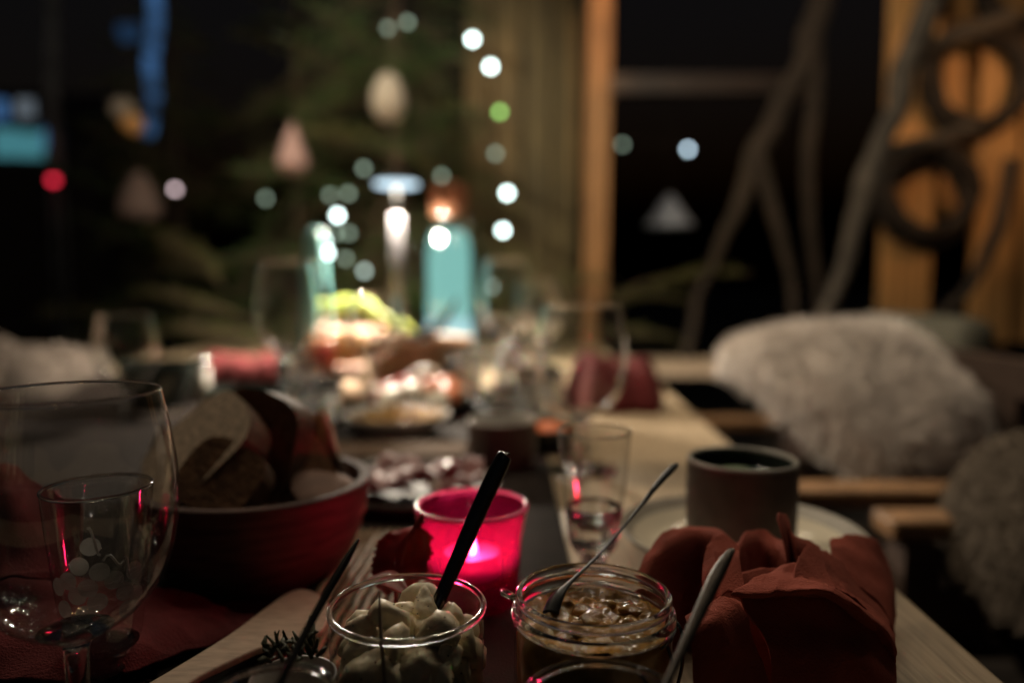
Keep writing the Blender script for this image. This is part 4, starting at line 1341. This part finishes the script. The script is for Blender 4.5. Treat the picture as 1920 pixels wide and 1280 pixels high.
# ------------------------------------------------------------------ chairs with sheepskins
def armchair(x, y, label, rz=0.0, arm_z=0.66, back=0.80):
    t = thing('armchair', (x, y, 0.008), label, 'chair', 'wooden armchairs at the table', rz)
    o = MB().box((0, 0, 0.43), (0.46, 0.46, 0.05)).build('seat', M['wood_dark'], t, smooth=False)
    for sx, sy in ((-.21, -.26), (-.21, .26), (.21, -.26), (.21, .26)):
        MB().box((sx, sy, (arm_z - 0.02) / 2), (0.045, 0.045, arm_z - 0.02)).build('leg', M['wood_dark'], t, smooth=False)
    for sy in (-.26, .26):
        o = MB().box((0, sy, arm_z), (0.50, 0.055, 0.026)).build('armrest', M['wood_mid'], t, smooth=False)
        bev(o, 0.006)
        MB().box((0, sy, arm_z - 0.10), (0.372, 0.03, 0.05)).build('side_rail', M['wood_dark'], t, smooth=False)
    for k_ in range(4):
        MB().box((0.235, -0.18 + 0.12 * k_, 0.63), (0.025, 0.07, 0.34)).build('back_slat', M['wood_dark'], t, smooth=False)
    MB().box((0.235, 0, back), (0.03, 0.57, 0.06)).build('top_rail', M['wood_dark'], t, smooth=False)
    return t


def fleece(loc, rx, ry, top, drop, rz, label, seed, skew=0.0, tufts=9000, mat='fleece', ln=(0.008, 0.020)):
    """sheepskin laid over a chair: soft dome with falling edges and wool tufts"""
    m = MB()
    rows = []
    nu, nv = 30, 64
    pos = []
    for i in range(nu + 1):
        v = i / nu
        row = []
        for j in range(nv + 1):
            a = 2 * PI * (j % nv) / nv
            th = v * PI * 0.5
            r = math.sin(min(th * 1.25, PI / 2)) ** 0.85
            low = drop * (0.66 + 0.34 * math.cos(a - skew)) * (1 + 0.06 * math.sin(3 * a + seed))
            z = top - low * (1 - math.cos(th)) ** 0.9
            q = Vector((math.cos(a) * r * 1.7 + seed, math.sin(a) * r * 1.7, z * 6))
            e = 1 + 0.10 * noise.noise(q * 0.7)
            p = Vector((rx * r * math.cos(a) * e, ry * r * math.sin(a) * e, z + 0.028 * noise.noise(q * 1.2)))
            p += Vector((noise.noise(q * 9), noise.noise(q * 9 + Vector((4, 0, 0))), noise.noise(q * 9 + Vector((0, 7, 0))))) * 0.004
            row.append(p)
        rows.append(row)
    m.grid(rows)
    rnd = random.Random(int(seed * 10))
    vs, fs_ = [], []
    for _ in range(tufts):
        i, j = rnd.randrange(1, nu), rnd.randrange(nv)
        u, v = rnd.random(), rnd.random()
        p = rows[i][j].lerp(rows[i + 1][j], u).lerp(rows[i][j + 1].lerp(rows[i + 1][j + 1], u), v)
        nrm = (rows[i + 1][j] - rows[i][j]).cross(rows[i][j + 1] - rows[i][j])
        if nrm.length < 1e-9: continue
        nrm.normalize()
        c = Vector((0, 0, top - drop * 0.7))
        if nrm.dot(p - c) < 0: nrm = -nrm
        d_ = (nrm + Vector((rnd.uniform(-.7, .7), rnd.uniform(-.7, .7), rnd.uniform(-.9, .3)))).normalized() * rnd.uniform(*ln)
        s_ = d_.orthogonal().normalized() * 0.0016
        n0 = len(vs)
        vs += [p - s_, p + s_, p + d_ * 0.6 + Vector((0, 0, -0.003)) + s_ * 0.6, p + d_ + Vector((0, 0, -0.008))]
        fs_ += [(n0, n0 + 1, n0 + 2), (n0, n0 + 2, n0 + 3)]
    m.add(vs, fs_)
    o = m.build('sheepskin', M[mat])
    o.location = loc
    o.rotation_euler = (0, 0, rz)
    return tag(o, label, 'sheepskin', 'sheepskins on the chairs')


armchair(0.585, 1.27, 'wooden armchair under the bright sheepskin beside the table', 0.0)
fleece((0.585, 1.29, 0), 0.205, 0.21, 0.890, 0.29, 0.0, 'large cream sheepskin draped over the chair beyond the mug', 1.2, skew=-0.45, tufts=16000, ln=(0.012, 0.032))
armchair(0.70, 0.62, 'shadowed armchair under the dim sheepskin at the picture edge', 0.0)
fleece((0.70, 0.80, 0), 0.185, 0.20, 0.80, 0.52, 0.0, 'dim sheepskin at the picture edge below the larger one', 3.4, tufts=22000, mat='fleece_shade', ln=(0.006, 0.013))
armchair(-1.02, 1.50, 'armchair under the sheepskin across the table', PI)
fleece((-1.02, 1.50, 0), 0.15, 0.17, 0.835, 0.22, PI, 'small pale sheepskin glimpsed over the rim of the large wine glass', 5.1, mat='fleece_dim')
# felt cushion and bench rail beyond
cb = MB().box((0, 0, 0), (0.10, 0.40, 0.36)).build('back_cushion', M['cushion'], smooth=True)
bev(cb, 0.04, 4)
cb.location = (0.93, 1.72, 0.71)
cb.rotation_euler = (0, 0.15, 0.1)
tag(cb, 'olive felt cushion standing behind the large sheepskin', 'cushion')
bn = thing('bench', (0.66, 2.45, 0.008), 'low wooden bench past the far end of the table', 'bench', rz=-0.05)
for k_ in range(3):
    bev(MB().box((0, -0.12 + 0.12 * k_, 0.675), (0.75, 0.105, 0.03)).build('slat', M['wood_lt'], bn, smooth=False), 0.004)
for sx in (-.3, .3):
    MB().box((sx, 0, 0.33), (0.06, 0.26, 0.658)).build('leg', M['wood_dark'], bn, smooth=False)

# ------------------------------------------------------------------ timber behind the table
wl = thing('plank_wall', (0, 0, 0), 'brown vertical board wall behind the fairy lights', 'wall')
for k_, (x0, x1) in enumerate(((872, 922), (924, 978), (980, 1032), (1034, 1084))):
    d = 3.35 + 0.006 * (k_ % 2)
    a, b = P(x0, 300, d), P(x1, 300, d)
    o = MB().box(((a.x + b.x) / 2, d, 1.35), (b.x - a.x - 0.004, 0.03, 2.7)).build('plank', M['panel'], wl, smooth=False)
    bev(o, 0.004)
pa, pb = P(1090, 200, 3.0), P(1134, 200, 3.0)
po_ = MB().box((0, 0, 1.40), (pb.x - pa.x, 0.12, 2.78)).build('timber_post', M['post'], smooth=False)
po_.location = ((pa.x + pb.x) / 2, 3.0, 0.008)
po_.rotation_euler = (0, R(0.6), 0)
bev(po_, 0.008)
tag(po_, 'square orange lit timber post beside the fairy lights', 'post')
bm_ = MB().box((0, 0, 0), (0.9, 0.07, 0.08)).build('timber_beam', M['wood_dark'], smooth=False)
bm_.location = P(1330, 160, 3.3)
tag(bm_, 'dim horizontal beam crossing behind the twisted branches', 'beam')

# lit pine screen with wreaths
scn = thing('board_screen', (0, 0, 0), 'orange lit screen of pine boards hung with vine wreaths', 'screen')
for (xa, xb, d) in ((1655, 1752, 2.60), (1758, 1822, 2.66), (1828, 1905, 2.60), (1912, 1990, 2.64)):
    a, b = P(xa, 300, d), P(xb, 300, d)
    zt_, zb_ = 2.2, 0.75
    if xa == 1758: zb_ = 1.20
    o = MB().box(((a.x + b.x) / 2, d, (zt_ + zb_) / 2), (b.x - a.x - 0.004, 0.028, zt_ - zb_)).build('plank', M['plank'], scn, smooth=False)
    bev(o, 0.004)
for z in (0.80, 2.05):
    a = P(1820, 300, 2.72)
    MB().box((a.x, 2.725, z), (0.70, 0.03, 0.07)).build('batten', M['wood_dark'], scn, smooth=False)


def wreath(px, py, d, r, t, label):
    o = bpy.data.objects.new('vine_wreath', None)
    C.objects.link(o)
    o.location = P(px, py, d)
    tag(o, label, 'wreath', 'vine wreaths on the pine screen')
    rnd = random.Random(int(px))
    m = MB()
    for s_ in range(26):
        ph = rnd.uniform(0, 6)
        pts = []
        for i in range(49):
            a = 2 * PI * i / 48
            q = t * (0.25 + 0.55 * (s_ % 5) / 4) * math.sin(a * (2 + s_ % 3) + ph)
            pts.append(((r + q) * math.cos(a), t * 0.6 * math.cos(a * (3 + s_ % 3) + ph), (r + q) * math.sin(a)))
        m.tube(pts, rnd.uniform(0.006, 0.011), 5)
    m.build('twisted_vine', M['vine'], o)
    return o


wreath(1832, 150, 2.55, 0.160, 0.040, 'upper dark vine wreath framing a round patch of lit boards')
wreath(1740, 368, 2.54, 0.140, 0.046, 'lower dark vine wreath partly covering the lit boards')
wreath(1915, -30, 2.55, 0.13, 0.034, 'topmost vine wreath cut by the corner of the view')


def branch(pts, rad, label, twigs=(), mat='bark'):
    e_ = P(*pts[-1])
    ft = Vector((e_.x + (e_.x - P(*pts[-2]).x) * 1.5, e_.y - 0.03, 0.012))
    t = thing('bare_branch', ft, label, 'branch', 'twisted bare branches')
    b0 = t.location
    pp = spl([tuple(P(*p) - b0) for p in pts] + [(0, 0, 0)], 6)
    rad = list(rad) + [rad[-1] * 1.15]
    pp = [Vector(p) + Vector((noise.noise(Vector(p) * 9), noise.noise(Vector(p) * 9 + Vector((5, 0, 0))), 0)) * 0.014 for p in pp]
    rad = [r * 1.0 for r in rad]
    rr_ = spl_r(rad, 6)
    rr_ = [r * (1 + 0.28 * max(0, noise.noise(Vector(p) * 7)) + 0.12 * noise.noise(Vector(p) * 30)) for r, p in zip(rr_, pp)]
    MB().tube(pp, rr_, 12).build('limb', M[mat], t)
    for tp, tr in twigs:
        qe = [tuple(P(*p) - b0) for p in tp]
        if tp[-1][1] > 500:                     # a shoot that leads down stands on the floor too
            qe.append((qe[-1][0] + 0.03, qe[-1][1] - 0.02, 0.0))
            tr = list(tr) + [tr[-1]]
        q = spl(qe, 6)
        MB().tube(q, spl_r(tr, 6), 8).build('side_shoot', M[mat], t)
    return t


branch([(1765, -60, 2.40), (1722, 60, 2.36), (1690, 160, 2.34), (1668, 240, 2.32), (1620, 350, 2.28), (1600, 440, 2.26), (1565, 560, 2.22), (1545, 640, 2.20)],
       [0.042, 0.040, 0.036, 0.032, 0.034, 0.028, 0.024, 0.022], 'pale crooked branch leaning before the lit pine screen',
       [([(1640, 300, 2.30), (1690, 280, 2.34), (1760, 262, 2.38), (1830, 235, 2.42)], [0.028, 0.026, 0.022, 0.018]),
        ([(1700, 130, 2.35), (1740, 90, 2.38), (1820, 60, 2.42), (1900, 30, 2.46)], [0.028, 0.026, 0.026, 0.022])])
branch([(1560, -60, 2.70), (1530, 40, 2.68), (1500, 130, 2.66), (1440, 240, 2.64), (1410, 310, 2.62), (1380, 390, 2.60), (1340, 480, 2.58), (1300, 600, 2.56)],
       [0.042, 0.042, 0.040, 0.036, 0.034, 0.026, 0.020, 0.016], 'dim forked branch rising between post and pale branch',
       [([(1525, 60, 2.67), (1528, 180, 2.66), (1515, 300, 2.65), (1520, 440, 2.64), (1535, 600, 2.62)], [0.036, 0.030, 0.026, 0.022, 0.018]),
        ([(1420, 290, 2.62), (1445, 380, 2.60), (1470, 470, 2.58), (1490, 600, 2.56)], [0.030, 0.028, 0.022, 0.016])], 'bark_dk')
branch([(1900, 300, 2.45), (1870, 440, 2.42), (1815, 540, 2.38), (1760, 600, 2.34), (1730, 650, 2.32)], [0.022, 0.020, 0.018, 0.016, 0.014], 'thin dark branch crossing low over the pine screen', (), 'bark_dk')

# ------------------------------------------------------------------ fir greenery
def bough_mesh(L, seed, mat, nside=9):
    rnd = random.Random(seed)
    m = MB()
    def needles(a, b, n_, ln):
        ax = (b - a).normalized()
        for i in range(n_):
            p = a.lerp(b, (i + rnd.random()) / n_)
            o_ = ax.orthogonal().normalized()
            d_ = Matrix.Rotation(rnd.uniform(0, 6.28), 3, ax) @ o_
            e = p + (d_ + ax * 0.7).normalized() * ln * rnd.uniform(0.7, 1.1)
            s_ = ax.cross(d_).normalized() * 0.0022
            vs = [p - s_, p + s_, e]
            m.add(vs, [(0, 1, 2)], 0)
    main = [Vector((L * t, 0.02 * math.sin(t * 4 + seed), -0.10 * L * t * t * 2)) for t in (0, .25, .5, .75, 1)]
    m.tube(main, [0.008, 0.006, 0.005, 0.004, 0.002], 5, 1)
    for a, b in zip(main, main[1:]): needles(a, b, 26, 0.034)
    for k_ in range(nside):
        t = 0.15 + 0.8 * k_ / nside
        a = Vector((L * t, 0, -0.2 * L * t * t))
        for sg in (-1, 1):
            b = a + Vector((0.6, sg * 0.8, rnd.uniform(-0.3, 0.15))).normalized() * L * 0.42 * (1.1 - t)
            m.tube([a, b], [0.0035, 0.0015], 4, 1)
            needles(a, b, int(14 + 20 * (1 - t)), 0.030)
    o = m.build('bough', [mat, M['trunk']], smooth=False)
    return o


protoA, protoB = bough_mesh(0.60, 1, M['needle']), bough_mesh(0.55, 2, M['needle'])
protoC = bough_mesh(0.5, 3, M['needle_y'])
rnd = random.Random(21)


def fir(px, d, h, rad, n_, label, seed, base=0.0):
    x = P(px, 400, d).x
    t = thing('fir_tree', (x, d, base), label, 'tree', 'fir trees behind the table')
    MB().tube([(0, 0, 0), (0.01, 0, h * 0.5), (0, 0, h)], [0.045, 0.03, 0.006], 10).build('trunk', M['trunk'], t)
    rnd = random.Random(seed)
    for i in range(n_):
        v = (i + 0.5) / n_
        z = 0.35 + (h - 0.45) * v
        pr = (protoA, protoB, protoC)[rnd.choice((0, 1, 0, 1, 2))]
        c = bpy.data.objects.new('bough', pr.data)
        C.objects.link(c)
        c.parent = t
        s = rad / 0.6 * (1 - v) ** 0.7 + 0.25
        c.scale = (s, s, s)
        c.location = (0, 0, z)
        c.rotation_euler = (rnd.uniform(-.5, .5), rnd.uniform(-0.5, 0.75), i * 2.399 + rnd.uniform(-.3, .3))
    return t


fir(742, 3.05, 2.9, 0.72, 120, 'tall dark fir strung with fairy lights behind the lamp', 4)
fir(330, 3.9, 2.5, 0.75, 70, 'dim fir at the edge of the dark beyond the rosy light', 14)
fir(560, 3.55, 2.6, 0.65, 70, 'shorter shadowed fir beyond the hanging pink ornament', 9)
for (px, py, d, rz, ry, s, lab) in ((505, 640, 2.35, R(160), R(-14), 0.9, 'fir bough reaching out low past the far corner of the table'),
                                    (470, 600, 2.5, R(172), R(-24), 0.85, 'upper fir bough above the far corner napkin'),
                                    (1080, 560, 2.75, R(-6), R(-10), 0.85, 'fir bough spreading before the foot of the timber post'),
                                    (1110, 610, 2.65, R(12), R(2), 0.8, 'low fir bough over the bench end'),
                                    (930, 560, 2.80, R(-20), R(-20), 0.9, 'fir bough hanging before the brown board wall'),
                                    (1000, 590, 2.72, R(-150), R(-16), 0.8, 'fir bough pointing away from the post over the table end'),
                                    (1180, 540, 2.80, R(-35), R(-18), 0.9, 'fir bough reaching past the post into the dark'),
                                    (1040, 510, 2.85, R(190), R(-30), 0.7, 'short fir bough high against the brown boards'),
                                    (420, 540, 2.6, R(150), R(-40), 0.9, 'steep fir bough rising out of the dark far corner')):
    c = bpy.data.objects.new('fir_bough', protoC.data)
    C.objects.link(c)
    c.location = P(px, py, d)
    c.rotation_euler = (0, ry, rz)
    c.scale = (s, s, s)
    tag(c, lab, 'branch', 'cut fir boughs behind the table')
for pr in (protoA, protoB, protoC):
    bpy.data.objects.remove(pr)

# ------------------------------------------------------------------ fairy lights
BRAD = 0.0105
bulb_me = MB().lathe([(0, -1), (0.38, -0.92), (0.71, -0.71), (0.92, -0.38), (1, 0), (0.92, 0.38), (0.71, 0.71), (0.38, 0.92), (0, 1)], 12)


def light_string(pts, label):
    t = thing('fairy_lights', P(pts[0][0], pts[0][1], pts[0][2]), label, 'string lights', 'fairy light strings')
    b0 = t.location.copy()
    wp = [tuple(P(x, y, d) - b0 + Vector((0, 0, 0.014))) for x, y, d, *_ in pts]
    MB().tube(spl(wp, 5), 0.0012, 5).build('wire', M['vine'], t)
    for x, y, d, mat in pts:
        o = bulb_me.build('bulb', M[mat], t)
        o.location = P(x, y, d) - b0
        o.scale = (BRAD,) * 3
    return t


light_string([(727, 53, 2.7, 'bulb_low'), (764, 42, 2.72, 'bulb_low'), (886, 74, 2.6, 'bulb'), (920, 125, 2.6, 'bulb'), (937, 210, 2.6, 'bulb_green'), (929, 288, 2.62, 'bulb_low'),
              (951, 362, 2.6, 'bulb'), (943, 432, 2.6, 'bulb'), (908, 537, 2.55, 'bulb_mid')], 'fairy light string falling before the brown board wall')
light_string([(828, 330, 2.75, 'bulb_low'), (682, 316, 2.6, 'bulb_low'), (653, 363, 2.6, 'bulb_low'), (619, 366, 2.62, 'bulb_low'), (633, 404, 2.55, 'bulb'), (654, 437, 2.6, 'bulb_low'), (630, 438, 2.62, 'bulb_low'),
              (607, 452, 2.55, 'bulb'), (613, 474, 2.55, 'bulb'), (648, 485, 2.6, 'bulb_low'), (683, 508, 2.6, 'bulb_mid')], 'fairy light string looped low on the fir beside the lamp')
light_string([(498, 372, 2.9, 'bulb_low'), (328, 355, 2.9, 'bulb_pink')], 'pair of rosy lights hanging in the darkness past the fir')
light_string([(1167, 271, 3.2, 'bulb_low'), (1290, 280, 3.2, 'bulb_blue')], 'two distant bluish lights beyond the timber post')

# ------------------------------------------------------------------ hanging ornaments
def ornament(px, py, d, prof, mat, label, name='ornament', lean=0.0):
    t = thing(name, P(px, py, d), label, 'ornament', 'ornaments hanging in the dark')
    MB().lathe(spl(prof, 4), 28).build('body', mat, t)
    top = max(z for r, z in prof)
    MB().tube([(0, 0, top), (0, 0, top + 0.6)], 0.0012, 5).build('thread', M['vine'], t)
    return t


ornament(728, 182, 2.5, [(0, 0.078), (0.03, 0.062), (0.056, 0.0), (0.05, -0.05), (0.025, -0.078), (0, -0.082)], M['mirror_white'], 'pale egg shaped paper ornament hanging before the tall fir')
ornament(549, 282, 2.7, [(0, 0.10), (0.018, 0.07), (0.05, -0.02), (0.055, -0.055), (0.03, -0.075), (0, -0.078)], M['pink_paper'], 'pink teardrop ornament hanging beside the fir')
ornament(230, 205, 3.0, [(0, 0.05), (0.04, 0.03), (0.052, 0), (0.04, -0.035), (0, -0.05)], M['mirror_white'], 'white ball ornament of the cluster past the blue glow')
ornament(248, 232, 3.0, [(0, 0.045), (0.035, 0.03), (0.046, 0), (0.035, -0.03), (0, -0.045)], M['apple_y'], 'small orange ball ornament below the white ball')
ornament(262, 372, 3.0, [(0, 0.11), (0.03, 0.09), (0.075, 0.0), (0.085, -0.05), (0.06, -0.085), (0, -0.09)], M['dim_paper'], 'dim bell shaped ornament above the dark side of the table')
ornament(1255, 400, 3.4, [(0, 0.09), (0.03, 0.06), (0.07, 0.0), (0.11, -0.05), (0.10, -0.06), (0, -0.03)], M['cool_paper'], 'pale bell shaped paper ornament in the dark past the post')

# ------------------------------------------------------------------ far lights in the dark
bt_ = MB().tube(spl([tuple(P(x, y, 9.0)) for x, y in ((285, -60), (292, 40), (282, 120), (288, 180), (276, 255))], 6), 0.075, 10).build('glow_tube', M['blue_glow'])  # glowing tubes stand in for far blue-lit surfaces
bt2 = MB().tube([tuple(P(228, 62, 9.0)), tuple(P(262, 60, 9.0))], 0.11, 8).build('glow_tube', M['deep_blue'])
tag(bt2, 'short dim blue stand-in glow beside the wavy tube', 'light')
tag(bt_, 'wavy stand-in blue light tube glowing far away in the dark', 'light')
kio = thing('glow_hut', (P(45, 260, 10).x, 10.0, -0.2), 'made-up distant hut with an added aqua glow', 'hut')  # hut and panes made up to carry a distant aqua glow
MB().box((0, 0.6, 1.6), (1.9, 1.0, 3.2)).build('wall', M['wood_dark'], kio, smooth=False)
z0 = P(45, 262, 10).z + 0.2
fr_ = MB().box((0, 0.09, z0), (1.02, 0.04, 1.30)).build('window', M['wood_dark'], kio, smooth=False)
for xo, zo, w_, h_, m_ in ((-0.28, -0.02, 0.34, 0.40, 'teal_glow'), (0.06, -0.06, 0.30, 0.34, 'teal_glow'), (0.34, 0.02, 0.22, 0.26, 'blue_glow'), (0.0, 0.42, 0.22, 0.22, 'pale_glow'), (-0.34, 0.40, 0.20, 0.26, 'blue_glow')):
    MB().box((xo, 0.055, z0 + zo), (w_, 0.03, h_)).build('pane', M[m_], fr_, smooth=False)
MB().add([(-1.1, -0.1, 3.2), (1.1, -0.1, 3.2), (1.1, 1.3, 3.2), (-1.1, 1.3, 3.2), (-1.1, 0.6, 3.8), (1.1, 0.6, 3.8)], [(0, 1, 5, 4), (2, 3, 4, 5), (1, 2, 5), (3, 0, 4), (0, 3, 2, 1)]).build('roof', M['wood_dark'], kio, smooth=False)
rl = thing('signal_lamp', P(100, 338, 6.8), 'small red lamp glowing under the aqua glow', 'lamp')
MB().lathe([(0, -0.03), (0.03, -0.02), (0.036, 0), (0.03, 0.02), (0, 0.03)], 16).build('lens', M['red_lamp'], rl)
MB().box((0, 0.05, 0), (0.09, 0.06, 0.09)).build('housing', M['black'], rl, smooth=False)
MB().tube([(0, 0.05, -0.04), (0, 0.05, -rl.location.z - 0.2)], 0.02, 8).build('pole', M['black'], rl)
bp_ = MB().tube([(P(97, 175, 7.0).x + 0.02, 7.0, -0.2), tuple(P(97, 175, 7.0)), tuple(P(97, -80, 7.0))], [0.07, 0.06, 0.055], 10)
bpo = bp_.build('birch_trunk', M['birch'])
tag(bpo, 'pale slim birch trunk standing before the aqua glow', 'tree')

# ------------------------------------------------------------------ added pendant, spots and overhead string, unseen; screen and post spots implied by lit wood
pend = thing('added_pendant', (-0.75, 1.05, 2.25), 'unseen warm pendant lamp added above the table for light', 'lamp')
MB().lathe(spl([(0.10, -0.02), (0.095, 0.03), (0.06, 0.09), (0.02, 0.11), (0.015, 0.13)], 4), 40).build('shade', M['black'], pend)
MB().tube([(0, 0, 0.12), (0, 0, 1.0)], 0.004, 6).build('cord', M['black'], pend)
MB().lathe(spl([(0, -0.03), (0.02, -0.02), (0.028, 0.0), (0.02, 0.025), (0.012, 0.05), (0, 0.055)], 3), 20).build('bulb', M['warm_bulb'], pend)
lamp_light('pendant_light', 'SPOT', (0, 0, -0.035), 66, (1.0, 0.80, 0.57), pend, 0.03, (0.52, 1.38, 0.85), R(66), 1.0)


def washer(loc, target, power, spot, label, col=(1.0, 0.56, 0.27)):
    t = thing('unseen_spot', loc, label, 'lamp', 'small warm spot lamps')  # unseen spots; those on firs, boughs and branches are added for brightness
    d_ = (Vector(target) - Vector(loc)).normalized()
    q = d_.to_track_quat('Z', 'Y').to_euler()
    o = MB().lathe([(0, -0.09), (0.03, -0.09), (0.035, -0.01), (0.033, -0.01), (0.028, -0.06), (0, -0.06)], 20).build('housing', M['black'], t)
    o.rotation_euler = q
    lamp_light('spot_light', 'SPOT', (0, 0, 0), power, col, t, 0.03, target, R(spot), 0.7)
    return t


washer((1.85, 1.70, 1.95), tuple(P(1800, 250, 2.6)), 17, 50, 'small warm spot lamp aimed at the pine screen')
washer((-0.95, 1.25, 2.65), (-0.42, 3.0, 1.45), 115, 54, 'unseen warm spot lamp added to brighten the tall fir', (1.0, 0.88, 0.62))
washer((-0.60, 1.35, 2.6), tuple(P(420, 590, 2.45)), 20, 40, 'unseen warm spot lamp added to brighten the far corner boughs', (1.0, 0.88, 0.55))
washer((0.55, 1.45, 2.7), tuple(P(1080, 560, 2.75)), 24, 46, 'unseen warm spot lamp added to brighten the low fir boughs', (1.0, 0.85, 0.5))
washer((0.75, 2.3, 2.55), tuple(P(1112, 30, 3.0)), 30, 34, 'small warm spot lamp aimed at the timber post')

pts_ = []  # overhead string added, unseen, for fill light and glass sparkle
rnd = random.Random(77)
for i in range(20):
    v = i / 19
    pts_.append((v, -0.10 + 0.90 * math.sin(v * 15.0), 0.95 + 1.02 * v, 1.98 + 0.10 * math.sin(v * 31)))
ov = thing('fairy_lights', (0, 0.75, 1.98), 'unseen warm fairy light string added overhead for light and glints', 'string lights', 'fairy light strings')
MB().tube([(x, y - 0.75, z - 1.98 + 0.014) for v, x, y, z in pts_], 0.0012, 5).build('wire', M['vine'], ov)
M['bulb_warm'] = emit('fairy bulb warm', (1.0, 0.84, 0.60), 60)
bm0 = None
for v, x, y, z in pts_:
    if bm0 is None:
        bm0 = o = bulb_me.build('bulb', M['bulb_warm'], ov)
    else:
        o = bm0.copy()
        C.objects.link(o)
    o.location = (x, y - 0.75, z - 1.98)
    o.scale = (0.0055,) * 3
    lamp_light('bulb_light', 'POINT', (x, y - 0.75, z - 1.98 - 0.012), 2.0, (1.0, 0.84, 0.62), ov, 0.004)
washer((0.15, 1.35, 2.7), (1.12, 2.36, 1.35), 3.5, 40, 'unseen warm spot lamp added to brighten the bare branches', (1.0, 0.8, 0.58))

sun = bpy.data.lights.new('moon', 'SUN')
sun.energy = 0.003
sun.angle = R(0.5)
sun.color = (0.9, 0.95, 1.0)
so = bpy.data.objects.new('moon', sun)
C.objects.link(so)
so.rotation_euler = (R(50), 0, R(20))
